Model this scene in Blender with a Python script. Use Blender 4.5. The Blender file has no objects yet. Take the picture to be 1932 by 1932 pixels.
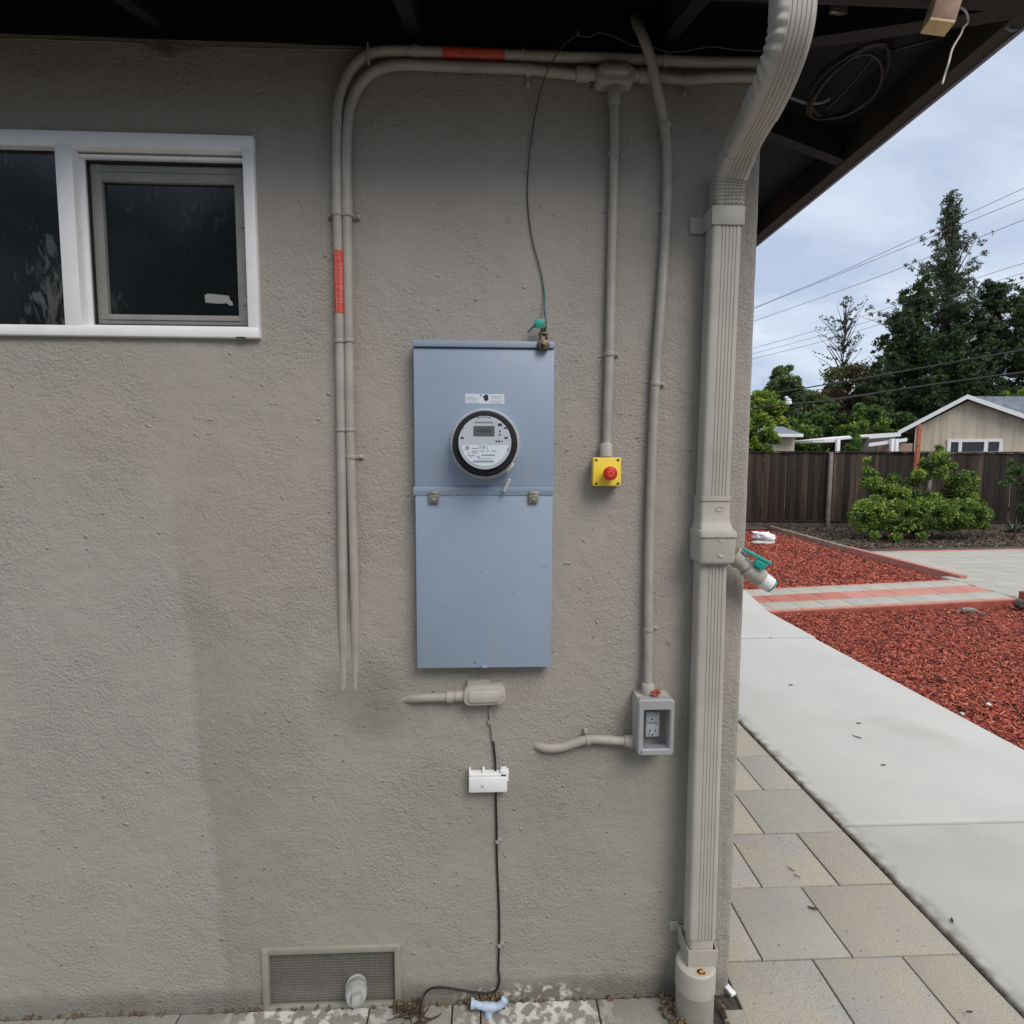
import bpy, bmesh, math, random
import numpy as np
from mathutils import Vector, Matrix, noise
random.seed(7)
RNG = np.random.default_rng(7)
SC = bpy.context.scene
COL = SC.collection

# ------------------------------------------------------------------ camera
FPX = 1120 * 1932 / 2025          # focal length in the units the photo was measured in (1932 px wide)
CH, CZ = 1.578, 1.55              # camera height, distance from the house wall
yaw, pit, rol = (math.radians(a) for a in (2.385, 4.82, -0.21))
cy_, sy_, cp_, sp_, cr_, sr_ = math.cos(yaw), math.sin(yaw), math.cos(pit), math.sin(pit), math.cos(rol), math.sin(rol)
r0 = Vector((cy_, -sy_, 0)); cf = Vector((sy_ * cp_, cy_ * cp_, -sp_)); d0 = cf.cross(r0)
crt = r0 * cr_ + d0 * sr_; cdn = d0 * cr_ - r0 * sr_
CPOS = Vector((0, -CZ, CH))
cam_d = bpy.data.cameras.new('camera'); cam = bpy.data.objects.new('camera', cam_d); COL.objects.link(cam)
cam_d.sensor_width = 36; cam_d.lens = 36 * 1120 / 2025; cam_d.clip_start = .02; cam_d.clip_end = 2000
cam.matrix_world = Matrix(((crt.x, -cdn.x, -cf.x, CPOS.x), (crt.y, -cdn.y, -cf.y, CPOS.y), (crt.z, -cdn.z, -cf.z, CPOS.z), (0, 0, 0, 1)))
SC.camera = cam

# ------------------------------------------------------------------ world, sun, exposure
SUN_EL, SUN_AZ = math.radians(46), math.radians(30)      # azimuth east of the direction behind the camera
wd = bpy.data.worlds.new('World'); SC.world = wd; wd.use_nodes = True
nt = wd.node_tree; nt.nodes.clear()
def N(t, **k):
    n = nt.nodes.new(t)
    for a, b in k.items():
        if isinstance(b, (int, float, str, bool, tuple)) and hasattr(n, a): setattr(n, a, b)
    return n
sky = N('ShaderNodeTexSky', sky_type='NISHITA', sun_disc=False, sun_elevation=SUN_EL, sun_rotation=math.pi - SUN_AZ)
skm = N('ShaderNodeVectorMath', operation='SCALE'); skm.inputs['Scale'].default_value = .10
tc = N('ShaderNodeTexCoord'); sep = N('ShaderNodeSeparateXYZ'); nt.links.new(tc.outputs['Generated'], sep.inputs[0])
mz = N('ShaderNodeMath', operation='MAXIMUM'); mz.inputs[1].default_value = .0; nt.links.new(sep.outputs[2], mz.inputs[0])
az = N('ShaderNodeMath', operation='ADD'); az.inputs[1].default_value = .22; nt.links.new(mz.outputs[0], az.inputs[0])
dx = N('ShaderNodeMath', operation='DIVIDE'); dy = N('ShaderNodeMath', operation='DIVIDE')
nt.links.new(sep.outputs[0], dx.inputs[0]); nt.links.new(az.outputs[0], dx.inputs[1])
nt.links.new(sep.outputs[1], dy.inputs[0]); nt.links.new(az.outputs[0], dy.inputs[1])
cmb = N('ShaderNodeCombineXYZ'); nt.links.new(dx.outputs[0], cmb.inputs[0]); nt.links.new(dy.outputs[0], cmb.inputs[1])
mp = N('ShaderNodeMapping'); mp.inputs['Scale'].default_value = (.95, 1.5, 1); mp.inputs['Rotation'].default_value = (0, 0, .35); nt.links.new(cmb.outputs[0], mp.inputs[0])
nz = N('ShaderNodeTexNoise'); nz.inputs['Scale'].default_value = 2.1; nz.inputs['Detail'].default_value = 6; nz.inputs['Roughness'].default_value = .55
nz.inputs['Distortion'].default_value = .4
nt.links.new(mp.outputs[0], nz.inputs['Vector'])
cr = N('ShaderNodeValToRGB'); cr.color_ramp.elements[0].position = .36; cr.color_ramp.elements[1].position = .66
cr.color_ramp.elements[0].color = (.40, .47, .61, 1); cr.color_ramp.elements[1].color = (.60, .66, .75, 1)
nt.links.new(nz.outputs['Fac'], cr.inputs[0])
nt.links.new(sky.outputs[0], skm.inputs[0])
mx = N('ShaderNodeMix', data_type='RGBA'); mx.inputs[0].default_value = .88
nt.links.new(skm.outputs[0], mx.inputs[6]); nt.links.new(cr.outputs[0], mx.inputs[7])
zr_ = N('ShaderNodeMapRange'); nt.links.new(sep.outputs[2], zr_.inputs[0]); zr_.inputs[1].default_value = .58; zr_.inputs[2].default_value = .95; zr_.inputs[3].default_value = 0; zr_.inputs[4].default_value = 1
mxz = N('ShaderNodeMix', data_type='RGBA'); nt.links.new(zr_.outputs[0], mxz.inputs[0]); nt.links.new(mx.outputs[2], mxz.inputs[6]); mxz.inputs[7].default_value = (1.12, 1.10, 1.06, 1)   # overcast: the zenith is the bright, colourless part
bg = N('ShaderNodeBackground'); bg.inputs['Strength'].default_value = 1.0; nt.links.new(mxz.outputs[2], bg.inputs['Color'])
wo = N('ShaderNodeOutputWorld'); nt.links.new(bg.outputs[0], wo.inputs[0])

sl = bpy.data.lights.new('sun', 'SUN'); so = bpy.data.objects.new('sun', sl); COL.objects.link(so)
sl.energy = 1.5; sl.angle = math.radians(30); sl.color = (1, .93, .82)
sdir = Vector((math.sin(SUN_AZ) * math.cos(SUN_EL), -math.cos(SUN_AZ) * math.cos(SUN_EL), math.sin(SUN_EL)))
so.rotation_euler = sdir.to_track_quat('Z', 'Y').to_euler()
SC.view_settings.view_transform = 'Standard'; SC.view_settings.look = 'None'
SC.view_settings.exposure = 0.42; SC.view_settings.gamma = 1; SC.view_settings.use_curve_mapping = False
try: SC.cycles.max_bounces = 8
except Exception: pass

# ------------------------------------------------------------------ measuring helpers: points on real planes of the place
def ray(x, y): return cf + crt * ((x - 966) / FPX) + cdn * ((y - 966) / FPX)
def W(x, y, off=0.):
    v = ray(x, y); return CPOS + v * ((CZ - off) / v.y)
def G(x, y, z=0.):
    v = ray(x, y); return CPOS + v * ((z - CH) / v.z)
def A(x, y, Y):
    v = ray(x, y); return CPOS + v * ((CZ + Y) / v.y)
def mpp(off=0.): return (CZ - off) / FPX

# ------------------------------------------------------------------ materials
def mat(name, col, rough=.6, metal=0., var=0., vscale=20., bump=0., bscale=200., bdist=.001, detail=3., col2=None, spec=.5, fac=None):
    m = bpy.data.materials.new(name); m.use_nodes = True; t = m.node_tree; b = t.nodes['Principled BSDF']
    b.inputs['Roughness'].default_value = rough; b.inputs['Metallic'].default_value = metal
    b.inputs['Specular IOR Level'].default_value = spec
    b.inputs['Base Color'].default_value = (*col, 1)
    tcn = t.nodes.new('ShaderNodeTexCoord')
    if var or col2:
        n = t.nodes.new('ShaderNodeTexNoise'); n.inputs['Scale'].default_value = vscale; n.inputs['Detail'].default_value = detail
        t.links.new(tcn.outputs['Object'], n.inputs['Vector'])
        rmp = t.nodes.new('ShaderNodeValToRGB'); lo, hi = fac or (.35, .65)
        rmp.color_ramp.elements[0].position = lo; rmp.color_ramp.elements[1].position = hi
        c2 = col2 or tuple(min(1, c * (1 + var)) for c in col); c1 = col if col2 else tuple(c * (1 - var) for c in col)
        rmp.color_ramp.elements[0].color = (*c1, 1); rmp.color_ramp.elements[1].color = (*c2, 1)
        t.links.new(n.outputs['Fac'], rmp.inputs[0]); t.links.new(rmp.outputs[0], b.inputs['Base Color'])
    if bump:
        n2 = t.nodes.new('ShaderNodeTexNoise'); n2.inputs['Scale'].default_value = bscale; n2.inputs['Detail'].default_value = 3
        t.links.new(tcn.outputs['Object'], n2.inputs['Vector'])
        bp = t.nodes.new('ShaderNodeBump'); bp.inputs['Strength'].default_value = bump; bp.inputs['Distance'].default_value = bdist
        t.links.new(n2.outputs['Fac'], bp.inputs['Height']); t.links.new(bp.outputs[0], b.inputs['Normal'])
    return m

def stucco():
    m = bpy.data.materials.new('stucco'); m.use_nodes = True; t = m.node_tree; b = t.nodes['Principled BSDF']
    b.inputs['Roughness'].default_value = .88; b.inputs['Specular IOR Level'].default_value = .25
    L = t.links.new
    tcn = t.nodes.new('ShaderNodeTexCoord'); sp = t.nodes.new('ShaderNodeSeparateXYZ'); L(tcn.outputs['Object'], sp.inputs[0])
    def noise_(s, d=3, r=.5, dist=0):
        n = t.nodes.new('ShaderNodeTexNoise'); n.inputs['Scale'].default_value = s; n.inputs['Detail'].default_value = d
        n.inputs['Roughness'].default_value = r; n.inputs['Distortion'].default_value = dist; L(tcn.outputs['Object'], n.inputs['Vector']); return n.outputs['Fac']
    def math_(op, a, bb=None, c=False):
        n = t.nodes.new('ShaderNodeMath'); n.operation = op; n.use_clamp = c
        for i, v in enumerate((a, bb)):
            if v is None: continue
            if isinstance(v, (int, float)): n.inputs[i].default_value = v
            else: L(v, n.inputs[i])
        return n.outputs[0]
    def mix_(f, a, bb):
        n = t.nodes.new('ShaderNodeMix'); n.data_type = 'RGBA'
        if isinstance(f, (int, float)): n.inputs[0].default_value = f
        else: L(f, n.inputs[0])
        for i, v in ((6, a), (7, bb)):
            if isinstance(v, tuple): n.inputs[i].default_value = (*v, 1)
            else: L(v, n.inputs[i])
        return n.outputs[2]
    big = noise_(1.6, 4, .6); mid = noise_(9, 4)
    # painted body with a slightly greener repaint low down and right of a ragged upright edge
    warm, green = STUCCO_A, STUCCO_B
    zf = math_('MULTIPLY', math_('SUBTRACT', math_('ADD', 1.25, math_('MULTIPLY', math_('SUBTRACT', big, .5), 1.4)), sp.outputs[2]), 1.5, True)
    c = mix_(zf, warm, green)
    edge = math_('MULTIPLY', math_('ADD', math_('ADD', sp.outputs[0], .765), math_('ADD', math_('ADD', math_('MULTIPLY', math_('SUBTRACT', big, .5), .10), math_('MULTIPLY', math_('SUBTRACT', mid, .5), .035)), math_('MULTIPLY', sp.outputs[2], .065))), 42, True)
    low = math_('MULTIPLY', math_('SUBTRACT', 1.62, sp.outputs[2]), 2.2, True)
    patch = math_('MULTIPLY', math_('SUBTRACT', 1.0, edge), low)
    c = mix_(math_('MULTIPLY', patch, .65), c, STUCCO_C)
    c = mix_(math_('MULTIPLY', math_('SUBTRACT', mid, .42), .9, True), c, mix_(.18, c, (.08, .07, .06)))
    # grime: blots with a place of their own (below the conduits, at the wall foot)
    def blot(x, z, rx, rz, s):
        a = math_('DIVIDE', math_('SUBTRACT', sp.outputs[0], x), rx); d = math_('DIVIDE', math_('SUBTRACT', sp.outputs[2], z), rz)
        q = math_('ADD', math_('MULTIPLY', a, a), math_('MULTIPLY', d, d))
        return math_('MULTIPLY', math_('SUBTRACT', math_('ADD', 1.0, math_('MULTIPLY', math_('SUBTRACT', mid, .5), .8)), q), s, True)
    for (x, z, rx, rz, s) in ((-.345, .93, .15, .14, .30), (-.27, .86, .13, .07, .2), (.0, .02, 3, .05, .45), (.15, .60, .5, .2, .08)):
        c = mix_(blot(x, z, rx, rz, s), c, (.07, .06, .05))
    # a darker greenish run just right of the repaint edge, and pale paint scuffs at the wall foot
    run = math_('MULTIPLY', math_('MULTIPLY', edge, low), math_('SUBTRACT', 1.0, math_('MULTIPLY', math_('ADD', sp.outputs[0], .80), 3.2), True))
    c = mix_(math_('MULTIPLY', run, .22), c, (.16, .165, .13))
    sc_ = t.nodes.new('ShaderNodeMapRange'); L(noise_(38, 6, .65), sc_.inputs[0]); sc_.inputs[1].default_value = .50; sc_.inputs[2].default_value = .60
    for (x, z, rx, rz, s) in ((.10, .012, .22, .040, 1.6), (-.52, .0, .2, .022, 1.2)):
        c = mix_(math_('MULTIPLY', blot(x, z, rx, rz, s), sc_.outputs[0]), c, (.62, .60, .56))
    L(c, b.inputs['Base Color'])
    v = t.nodes.new('ShaderNodeTexVoronoi'); v.inputs['Scale'].default_value = 135; v.feature = 'SMOOTH_F1'; L(tcn.outputs['Object'], v.inputs['Vector'])
    fine = noise_(320, 2); med = noise_(150, 3, .55, .6); coarse = noise_(30, 2)
    rr = t.nodes.new('ShaderNodeMapRange'); L(noise_(3.2, 2), rr.inputs[0]); rr.inputs[1].default_value = .38; rr.inputs[2].default_value = .6; rr.inputs[3].default_value = .35; rr.inputs[4].default_value = 1
    h = math_('ADD', math_('MULTIPLY', med, 1.0), math_('MULTIPLY', fine, .35))
    h = math_('SUBTRACT', h, math_('MULTIPLY', v.outputs['Distance'], .5))
    h = math_('MULTIPLY', h, rr.outputs[0])
    spots = t.nodes.new('ShaderNodeMapRange'); L(noise_(48, 1), spots.inputs[0]); spots.inputs[1].default_value = .70; spots.inputs[2].default_value = .80
    h = math_('ADD', h, math_('MULTIPLY', spots.outputs[0], .9)); mpw = t.nodes.new('ShaderNodeMapping'); mpw.inputs['Rotation'].default_value = (0, .5, 0); mpw.inputs['Scale'].default_value = (14, 1, 38); L(tcn.outputs['Object'], mpw.inputs[0])
    nw_ = t.nodes.new('ShaderNodeTexNoise'); nw_.inputs['Scale'].default_value = 1.6; nw_.inputs['Detail'].default_value = 4; nw_.inputs['Distortion'].default_value = 1.2; L(mpw.outputs[0], nw_.inputs['Vector'])
    h = math_('ADD', h, math_('MULTIPLY', coarse, .75)); h = math_('ADD', h, math_('MULTIPLY', nw_.outputs['Fac'], .22))
    bp = t.nodes.new('ShaderNodeBump'); bp.inputs['Strength'].default_value = 1.0; bp.inputs['Distance'].default_value = .0036
    L(h, bp.inputs['Height']); L(bp.outputs[0], b.inputs['Normal'])
    return m
STUCCO_A, STUCCO_B, STUCCO_C = (.372, .345, .315), (.335, .325, .290), (.378, .370, .350)

M = {}
M['stucco'] = stucco()
M['conduit'] = mat('conduit_paint', (.37, .348, .315), .55, var=.10, vscale=14, bump=.3, bscale=300)
M['spout'] = mat('downspout_paint', (.425, .408, .37), .5, var=.07, vscale=9, bump=.12, bscale=220)
M['spout_plastic'] = mat('spout_plastic', (.425, .405, .365), .55, var=.07, vscale=16, bump=.1)
M['white'] = mat('white_frame', (.88, .88, .90), .42, var=.03, vscale=14, bump=.1, bscale=80)
M['sash'] = mat('sash_grey', (.27, .265, .255), .5, var=.08, vscale=10)
M['gasket'] = mat('gasket', (.01, .01, .012), .6)
M['box'] = mat('panel_enamel', (.29, .365, .49), .42, var=.05, vscale=3.2, bump=.06, bscale=60)
_t = M['box'].node_tree; _b = _t.nodes['Principled BSDF']; _src = _b.inputs['Base Color'].links[0].from_socket
_tc = _t.nodes.new('ShaderNodeTexCoord'); _mp = _t.nodes.new('ShaderNodeMapping'); _mp.inputs['Scale'].default_value = (30, 30, 1.6); _t.links.new(_tc.outputs['Object'], _mp.inputs[0])
_n = _t.nodes.new('ShaderNodeTexNoise'); _n.inputs['Scale'].default_value = 2; _n.inputs['Detail'].default_value = 6; _t.links.new(_mp.outputs[0], _n.inputs['Vector'])
_r = _t.nodes.new('ShaderNodeMapRange'); _r.inputs[1].default_value = .50; _r.inputs[2].default_value = .78; _r.inputs[4].default_value = .42; _t.links.new(_n.outputs['Fac'], _r.inputs[0])
_m = _t.nodes.new('ShaderNodeMix'); _m.data_type = 'RGBA'; _t.links.new(_r.outputs[0], _m.inputs[0]); _t.links.new(_src, _m.inputs[6]); _m.inputs[7].default_value = (.36, .38, .40, 1)
_n2 = _t.nodes.new('ShaderNodeTexNoise'); _n2.inputs['Scale'].default_value = 55; _n2.inputs['Detail'].default_value = 2; _t.links.new(_tc.outputs['Object'], _n2.inputs['Vector'])
_r2 = _t.nodes.new('ShaderNodeMapRange'); _r2.inputs[1].default_value = .735; _r2.inputs[2].default_value = .76; _r2.inputs[4].default_value = .6; _t.links.new(_n2.outputs['Fac'], _r2.inputs[0])
_m2 = _t.nodes.new('ShaderNodeMix'); _m2.data_type = 'RGBA'; _t.links.new(_r2.outputs[0], _m2.inputs[0]); _t.links.new(_m.outputs[2], _m2.inputs[6]); _m2.inputs[7].default_value = (.17, .19, .22, 1); _t.links.new(_m2.outputs[2], _b.inputs['Base Color'])
M['latch'] = mat('latch_metal', (.34, .32, .27), .45, .7, var=.2, vscale=90)
M['ring'] = mat('ring_metal', (.60, .62, .65), .35, .25, var=.06, vscale=30)
M['black'] = mat('black_plastic', (.008, .008, .009), .55)
M['face'] = mat('meter_face', (.50, .54, .62), .5)
M['facelab'] = mat('meter_label', (.68, .75, .86), .5)
M['ink'] = mat('ink', (.02, .02, .025), .6)
M['inkgrey'] = mat('ink_grey', (.22, .24, .29), .6)
M['lcd'] = mat('lcd', (.11, .125, .14), .25, var=.1, vscale=300)
M['bronze'] = mat('clamp_bronze', (.16, .13, .09), .45, .8, var=.35, vscale=120)
M['teal'] = mat('teal_plastic', (.02, .36, .31), .45, var=.08, vscale=40)
M['wire'] = mat('wire_dark', (.055, .055, .05), .5)
M['teal_wire'] = mat('wire_teal', (.10, .22, .24), .5)
M['wirepaint'] = mat('wire_painted', (.12, .10, .08), .6)
M['yellow'] = mat('yellow_plastic', (.90, .66, .06), .42, var=.05, vscale=30)
M['boxgrey'] = mat('beige_plastic', (.40, .38, .32), .5)
M['red'] = mat('red_plastic', (.62, .03, .015), .35)
M['label_red'] = mat('label_red', (.60, .075, .05), .5, var=.12, vscale=60)
M['label_text'] = mat('label_text', (.85, .30, .26), .6)
M['tape_text'] = mat('bright_text', (.80, .42, .38), .6)
M['plug_white'] = mat('receptacle_white', (.86, .85, .80), .4)
M['cover_grey'] = mat('cover_grey', (.34, .345, .36), .4, var=.04, vscale=20)
M['plate_grey'] = mat('plate_grey', (.20, .23, .28), .5)
M['whiteplas'] = mat('white_plastic', (.80, .82, .85), .4, var=.03, vscale=40)
M['pvc'] = mat('grey_pvc', (.36, .36, .36), .5, var=.16, vscale=22, bump=.1)
M['cable'] = mat('cable_black', (.014, .011, .008), .5)
M['ventpaint'] = mat('vent_paint', (.28, .27, .235), .6, var=.08, vscale=18)
M['ventdark'] = mat('vent_inside', (.10, .096, .088), .9, var=.2, vscale=14)
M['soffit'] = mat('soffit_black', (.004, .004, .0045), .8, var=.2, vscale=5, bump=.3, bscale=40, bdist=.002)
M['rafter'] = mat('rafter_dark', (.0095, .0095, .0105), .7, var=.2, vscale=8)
M['fascia'] = mat('fascia_brown', (.030, .024, .018), .7, var=.35, vscale=6, bump=.3, bscale=30)
M['drip'] = mat('drip_metal', (.15, .16, .19), .5)
M['web'] = mat('web_dust', (.22, .18, .13), .9)
M['shingle_dark'] = mat('shingle_dark', (.06, .058, .055), .9, var=.3, vscale=12)
M['woodblock'] = mat('orange_block', (.36, .22, .15), .6, var=.25, vscale=30)
M['blockyel'] = mat('yellow_sticker', (.66, .60, .26), .5, col2=(.62, .36, .22), vscale=36)
M['whitewire'] = mat('white_wire', (.55, .52, .48), .5)
M['rust'] = mat('rust_debris', (.085, .055, .035), .9, col2=(.20, .15, .10), vscale=150)
M['twig'] = mat('twig', (.055, .035, .022), .85, var=.4, vscale=60)
M['splash'] = mat('paint_splash', (.62, .61, .58), .8, var=.1, vscale=80)
M['lightblue'] = mat('blue_coated_metal', (.42, .52, .68), .45, var=.12, vscale=60)
M['concrete'] = mat('walk_concrete', (.43, .43, .425), .85, col2=(.48, .48, .475), vscale=2.2, bump=.35, bscale=320, bdist=.0015, detail=8)
M['conc_old'] = mat('walk_concrete_old', (.38, .375, .355), .85, col2=(.44, .435, .415), vscale=3.1, bump=.35, bscale=320, bdist=.0015, detail=8)
def speck(name, c, c2, splash=False, big=4.5, grain=(.80, 1.10), dots=(.70, .74), edge=False, bd=.0018):
    m = mat(name, c, .9, bump=.6, bscale=260, bdist=bd); t = m.node_tree; b = t.nodes['Principled BSDF']; L = t.links.new
    tcn = t.nodes.new('ShaderNodeTexCoord')
    def nz_(sc, de=3, lo=.4, hi=.6):
        n = t.nodes.new('ShaderNodeTexNoise'); n.inputs['Scale'].default_value = sc; n.inputs['Detail'].default_value = de; L(tcn.outputs['Object'], n.inputs['Vector'])
        r = t.nodes.new('ShaderNodeMapRange'); r.inputs[1].default_value = lo; r.inputs[2].default_value = hi; L(n.outputs['Fac'], r.inputs[0]); return r.outputs[0]
    def mx_(f, a, b_):
        n = t.nodes.new('ShaderNodeMix'); n.data_type = 'RGBA'; L(f, n.inputs[0])
        for i, v in ((6, a), (7, b_)):
            if isinstance(v, tuple): n.inputs[i].default_value = (*v, 1)
            else: L(v, n.inputs[i])
        return n.outputs[2]
    base = mx_(nz_(big, 4, .38, .62), c, c2)
    dk = t.nodes.new('ShaderNodeMix'); dk.data_type = 'RGBA'; dk.blend_type = 'MULTIPLY'; dk.inputs[0].default_value = 1; L(base, dk.inputs[6])
    g = mx_(nz_(210, 3, .35, .65), (grain[0],) * 3, (grain[1],) * 3); L(g, dk.inputs[7]); out = dk.outputs[2]
    out = mx_(nz_(62, 2, *dots), out, (.13, .12, .10))
    if edge:
        sp = t.nodes.new('ShaderNodeSeparateXYZ'); L(tcn.outputs['Object'], sp.inputs[0]); q = t.nodes.new('ShaderNodeMapRange'); L(sp.outputs[0], q.inputs[0]); q.inputs[1].default_value = 1.615; q.inputs[2].default_value = 1.545
        mu = t.nodes.new('ShaderNodeMath'); mu.operation = 'MULTIPLY'; L(q.outputs[0], mu.inputs[0]); L(nz_(16, 6, .40, .62), mu.inputs[1]); out = mx_(mu.outputs[0], out, (.20, .195, .17))
        out = mx_(nz_(.9, 6, .60, .80), out, (.36, .35, .32))
    if splash:
        sp = t.nodes.new('ShaderNodeSeparateXYZ'); L(tcn.outputs['Object'], sp.inputs[0]); q = t.nodes.new('ShaderNodeMapRange'); L(sp.outputs[1], q.inputs[0]); q.inputs[1].default_value = -.22; q.inputs[2].default_value = -.03
        n1 = nz_(30, 7, .48, .56); mu = t.nodes.new('ShaderNodeMath'); mu.operation = 'MULTIPLY'; L(q.outputs[0], mu.inputs[0]); L(n1, mu.inputs[1])
        n3 = None
        for cx_, wd2 in ((.13, .26), (-.50, .28)):
            s1_ = t.nodes.new('ShaderNodeMath'); s1_.operation = 'SUBTRACT'; L(sp.outputs[0], s1_.inputs[0]); s1_.inputs[1].default_value = cx_
            s2_ = t.nodes.new('ShaderNodeMath'); s2_.operation = 'ABSOLUTE'; L(s1_.outputs[0], s2_.inputs[0])
            s3_ = t.nodes.new('ShaderNodeMapRange'); L(s2_.outputs[0], s3_.inputs[0]); s3_.inputs[1].default_value = wd2; s3_.inputs[2].default_value = wd2 * .5
            if n3 is None: n3 = s3_.outputs[0]
            else:
                s4_ = t.nodes.new('ShaderNodeMath'); s4_.operation = 'MAXIMUM'; L(n3, s4_.inputs[0]); L(s3_.outputs[0], s4_.inputs[1]); n3 = s4_.outputs[0]; m3 = t.nodes.new('ShaderNodeMath'); m3.operation = 'MULTIPLY'; L(mu.outputs[0], m3.inputs[0]); L(n3, m3.inputs[1]); out = mx_(m3.outputs[0], out, (.66, .65, .62))
    L(out, b.inputs['Base Color']); return m
M['concrete'] = speck('walk_concrete', (.465, .465, .46), (.50, .50, .495), big=1.7, grain=(.95, 1.04), dots=(.80, .82), edge=True, bd=.0008)
M['conc_old'] = speck('walk_concrete_old', (.425, .42, .40), (.47, .465, .445), big=2.3, grain=(.93, 1.05), dots=(.78, .80), edge=True, bd=.0009)
M['paver_a'] = speck('paver_grey', (.335, .326, .302), (.370, .350, .312))
M['paver_b'] = speck('paver_buff', (.378, .350, .292), (.345, .325, .285))
M['paver_c'] = speck('paver_mix', (.345, .335, .315), (.385, .355, .295))
M['paver_d'] = speck('paver_dark', (.30, .295, .265), (.26, .25, .23), True)
M['brick_red'] = speck('paver_red', (.45, .165, .125), (.40, .14, .11), big=2)
M['brick_pink'] = speck('paver_pink', (.50, .235, .19), (.46, .20, .165), big=2)
M['brick_grey'] = speck('paver_far_grey', (.40, .39, .355), (.37, .36, .325), big=2)
M['brick_grey2'] = speck('paver_far_grey_two', (.35, .345, .32), (.38, .365, .33), big=2)
M['joint'] = mat('joint_dirt', (.055, .048, .038), .95, var=.4, vscale=90)
M['mulch'] = mat('mulch_base', (.13, .026, .016), .95, var=.4, vscale=60, bump=1, bscale=60, bdist=.01)
for k, c in (('chip1', (.41, .088, .054)), ('chip2', (.27, .048, .030)), ('chip3', (.50, .165, .115)), ('chip4', (.095, .022, .015))): M[k] = mat(k, c, .85)
M['bark'] = mat('bark_mulch', (.055, .042, .033), .95, col2=(.16, .12, .09), vscale=26, bump=1, bscale=40, bdist=.02, detail=6)
for k, c in (('bchip1', (.10, .075, .055)), ('bchip2', (.045, .033, .025)), ('bchip3', (.19, .15, .12))): M[k] = mat(k, c, .9)
M['earth'] = mat('earth', (.12, .10, .07), .95, var=.3, vscale=.6)
M['fence'] = None
M['galv'] = mat('grey_post', (.20, .18, .16), .7, var=.2, vscale=10)
M['boulder'] = mat('pale_stone', (.42, .42, .38), .9, var=.15, vscale=12, bump=.5, bscale=30, bdist=.01)
M['bag'] = mat('white_bag', (.80, .82, .88), .45, bump=.4, bscale=12, bdist=.02)
M['redwood'] = mat('red_stake', (.30, .085, .045), .75, var=.2, vscale=14)
M['siding'] = None
M['trim'] = mat('white_trim', (.72, .73, .76), .6)
M['roofgrey'] = mat('shingle_grey', (.15, .17, .21), .9, var=.25, vscale=3)
M['darkglass'] = mat('dark_glass', (.02, .022, .025), .08)
M['brickdust'] = mat('faded_brick', (.33, .20, .15), .9, col2=(.25, .22, .19), vscale=2.5)
M['trunk'] = mat('trunk_bark', (.06, .045, .035), .9, var=.3, vscale=5)
M['powerline'] = mat('powerline', (.06, .055, .055), .6)
M['thickline'] = mat('thick_line', (.025, .025, .028), .5)
M['hill'] = mat('hill_grass', (.20, .13, .08), .95, col2=(.07, .09, .035), vscale=.08, detail=6)

def leafmat(name, c, tr=.25):
    m = bpy.data.materials.new(name); m.use_nodes = True; t = m.node_tree; b = t.nodes['Principled BSDF']
    b.inputs['Base Color'].default_value = (*c, 1); b.inputs['Roughness'].default_value = .6; b.inputs['Specular IOR Level'].default_value = .25
    tl = t.nodes.new('ShaderNodeBsdfTranslucent'); tl.inputs['Color'].default_value = (c[0] * 1.3, c[1] * 1.4, c[2] * .8, 1)
    ms = t.nodes.new('ShaderNodeMixShader'); ms.inputs[0].default_value = tr
    t.links.new(b.outputs[0], ms.inputs[1]); t.links.new(tl.outputs[0], ms.inputs[2]); t.links.new(ms.outputs[0], t.nodes['Material Output'].inputs[0]); return m

def woodfence(kf):
    m = bpy.data.materials.new('fence_wood'); m.use_nodes = True; t = m.node_tree; b = t.nodes['Principled BSDF']; b.inputs['Roughness'].default_value = .9
    L = t.links.new; tcn = t.nodes.new('ShaderNodeTexCoord'); mpn = t.nodes.new('ShaderNodeMapping'); mpn.inputs['Scale'].default_value = (6.6, 1, .35)
    L(tcn.outputs['Object'], mpn.inputs[0]); n = t.nodes.new('ShaderNodeTexNoise'); n.inputs['Scale'].default_value = 1.6; n.inputs['Detail'].default_value = 6; n.inputs['Roughness'].default_value = .7
    L(mpn.outputs[0], n.inputs['Vector']); r = t.nodes.new('ShaderNodeValToRGB'); e = r.color_ramp.elements
    e[0].position = .38; e[0].color = (.018 * kf, .012 * kf, .009 * kf, 1); e[1].position = .68; e[1].color = (.095 * kf, .062 * kf, .042 * kf, 1); k = e.new(.55); k.color = (.038 * kf, .025 * kf, .018 * kf, 1)
    L(n.outputs['Fac'], r.inputs[0]); L(r.outputs[0], b.inputs['Base Color']); return m
M['fence'] = woodfence(.7); M['fence2'] = woodfence(1.5); M['fence3'] = woodfence(.32)
def siding():
    m = mat('beige_siding', (.47, .405, .32), .85); t = m.node_tree; b = t.nodes['Principled BSDF']; L = t.links.new
    tcn = t.nodes.new('ShaderNodeTexCoord'); w = t.nodes.new('ShaderNodeTexNoise'); mpn = t.nodes.new('ShaderNodeMapping'); mpn.inputs['Scale'].default_value = (5, 5, .3)
    L(tcn.outputs['Object'], mpn.inputs[0]); L(mpn.outputs[0], w.inputs['Vector']); w.inputs['Scale'].default_value = 1.2
    r = t.nodes.new('ShaderNodeValToRGB'); r.color_ramp.elements[0].color = (.40, .34, .27, 1); r.color_ramp.elements[1].color = (.52, .46, .37, 1)
    r.color_ramp.elements[0].position = .35; r.color_ramp.elements[1].position = .6
    L(w.outputs['Fac'], r.inputs[0]); L(r.outputs[0], b.inputs['Base Color']); return m
M['siding'] = siding()
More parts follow.
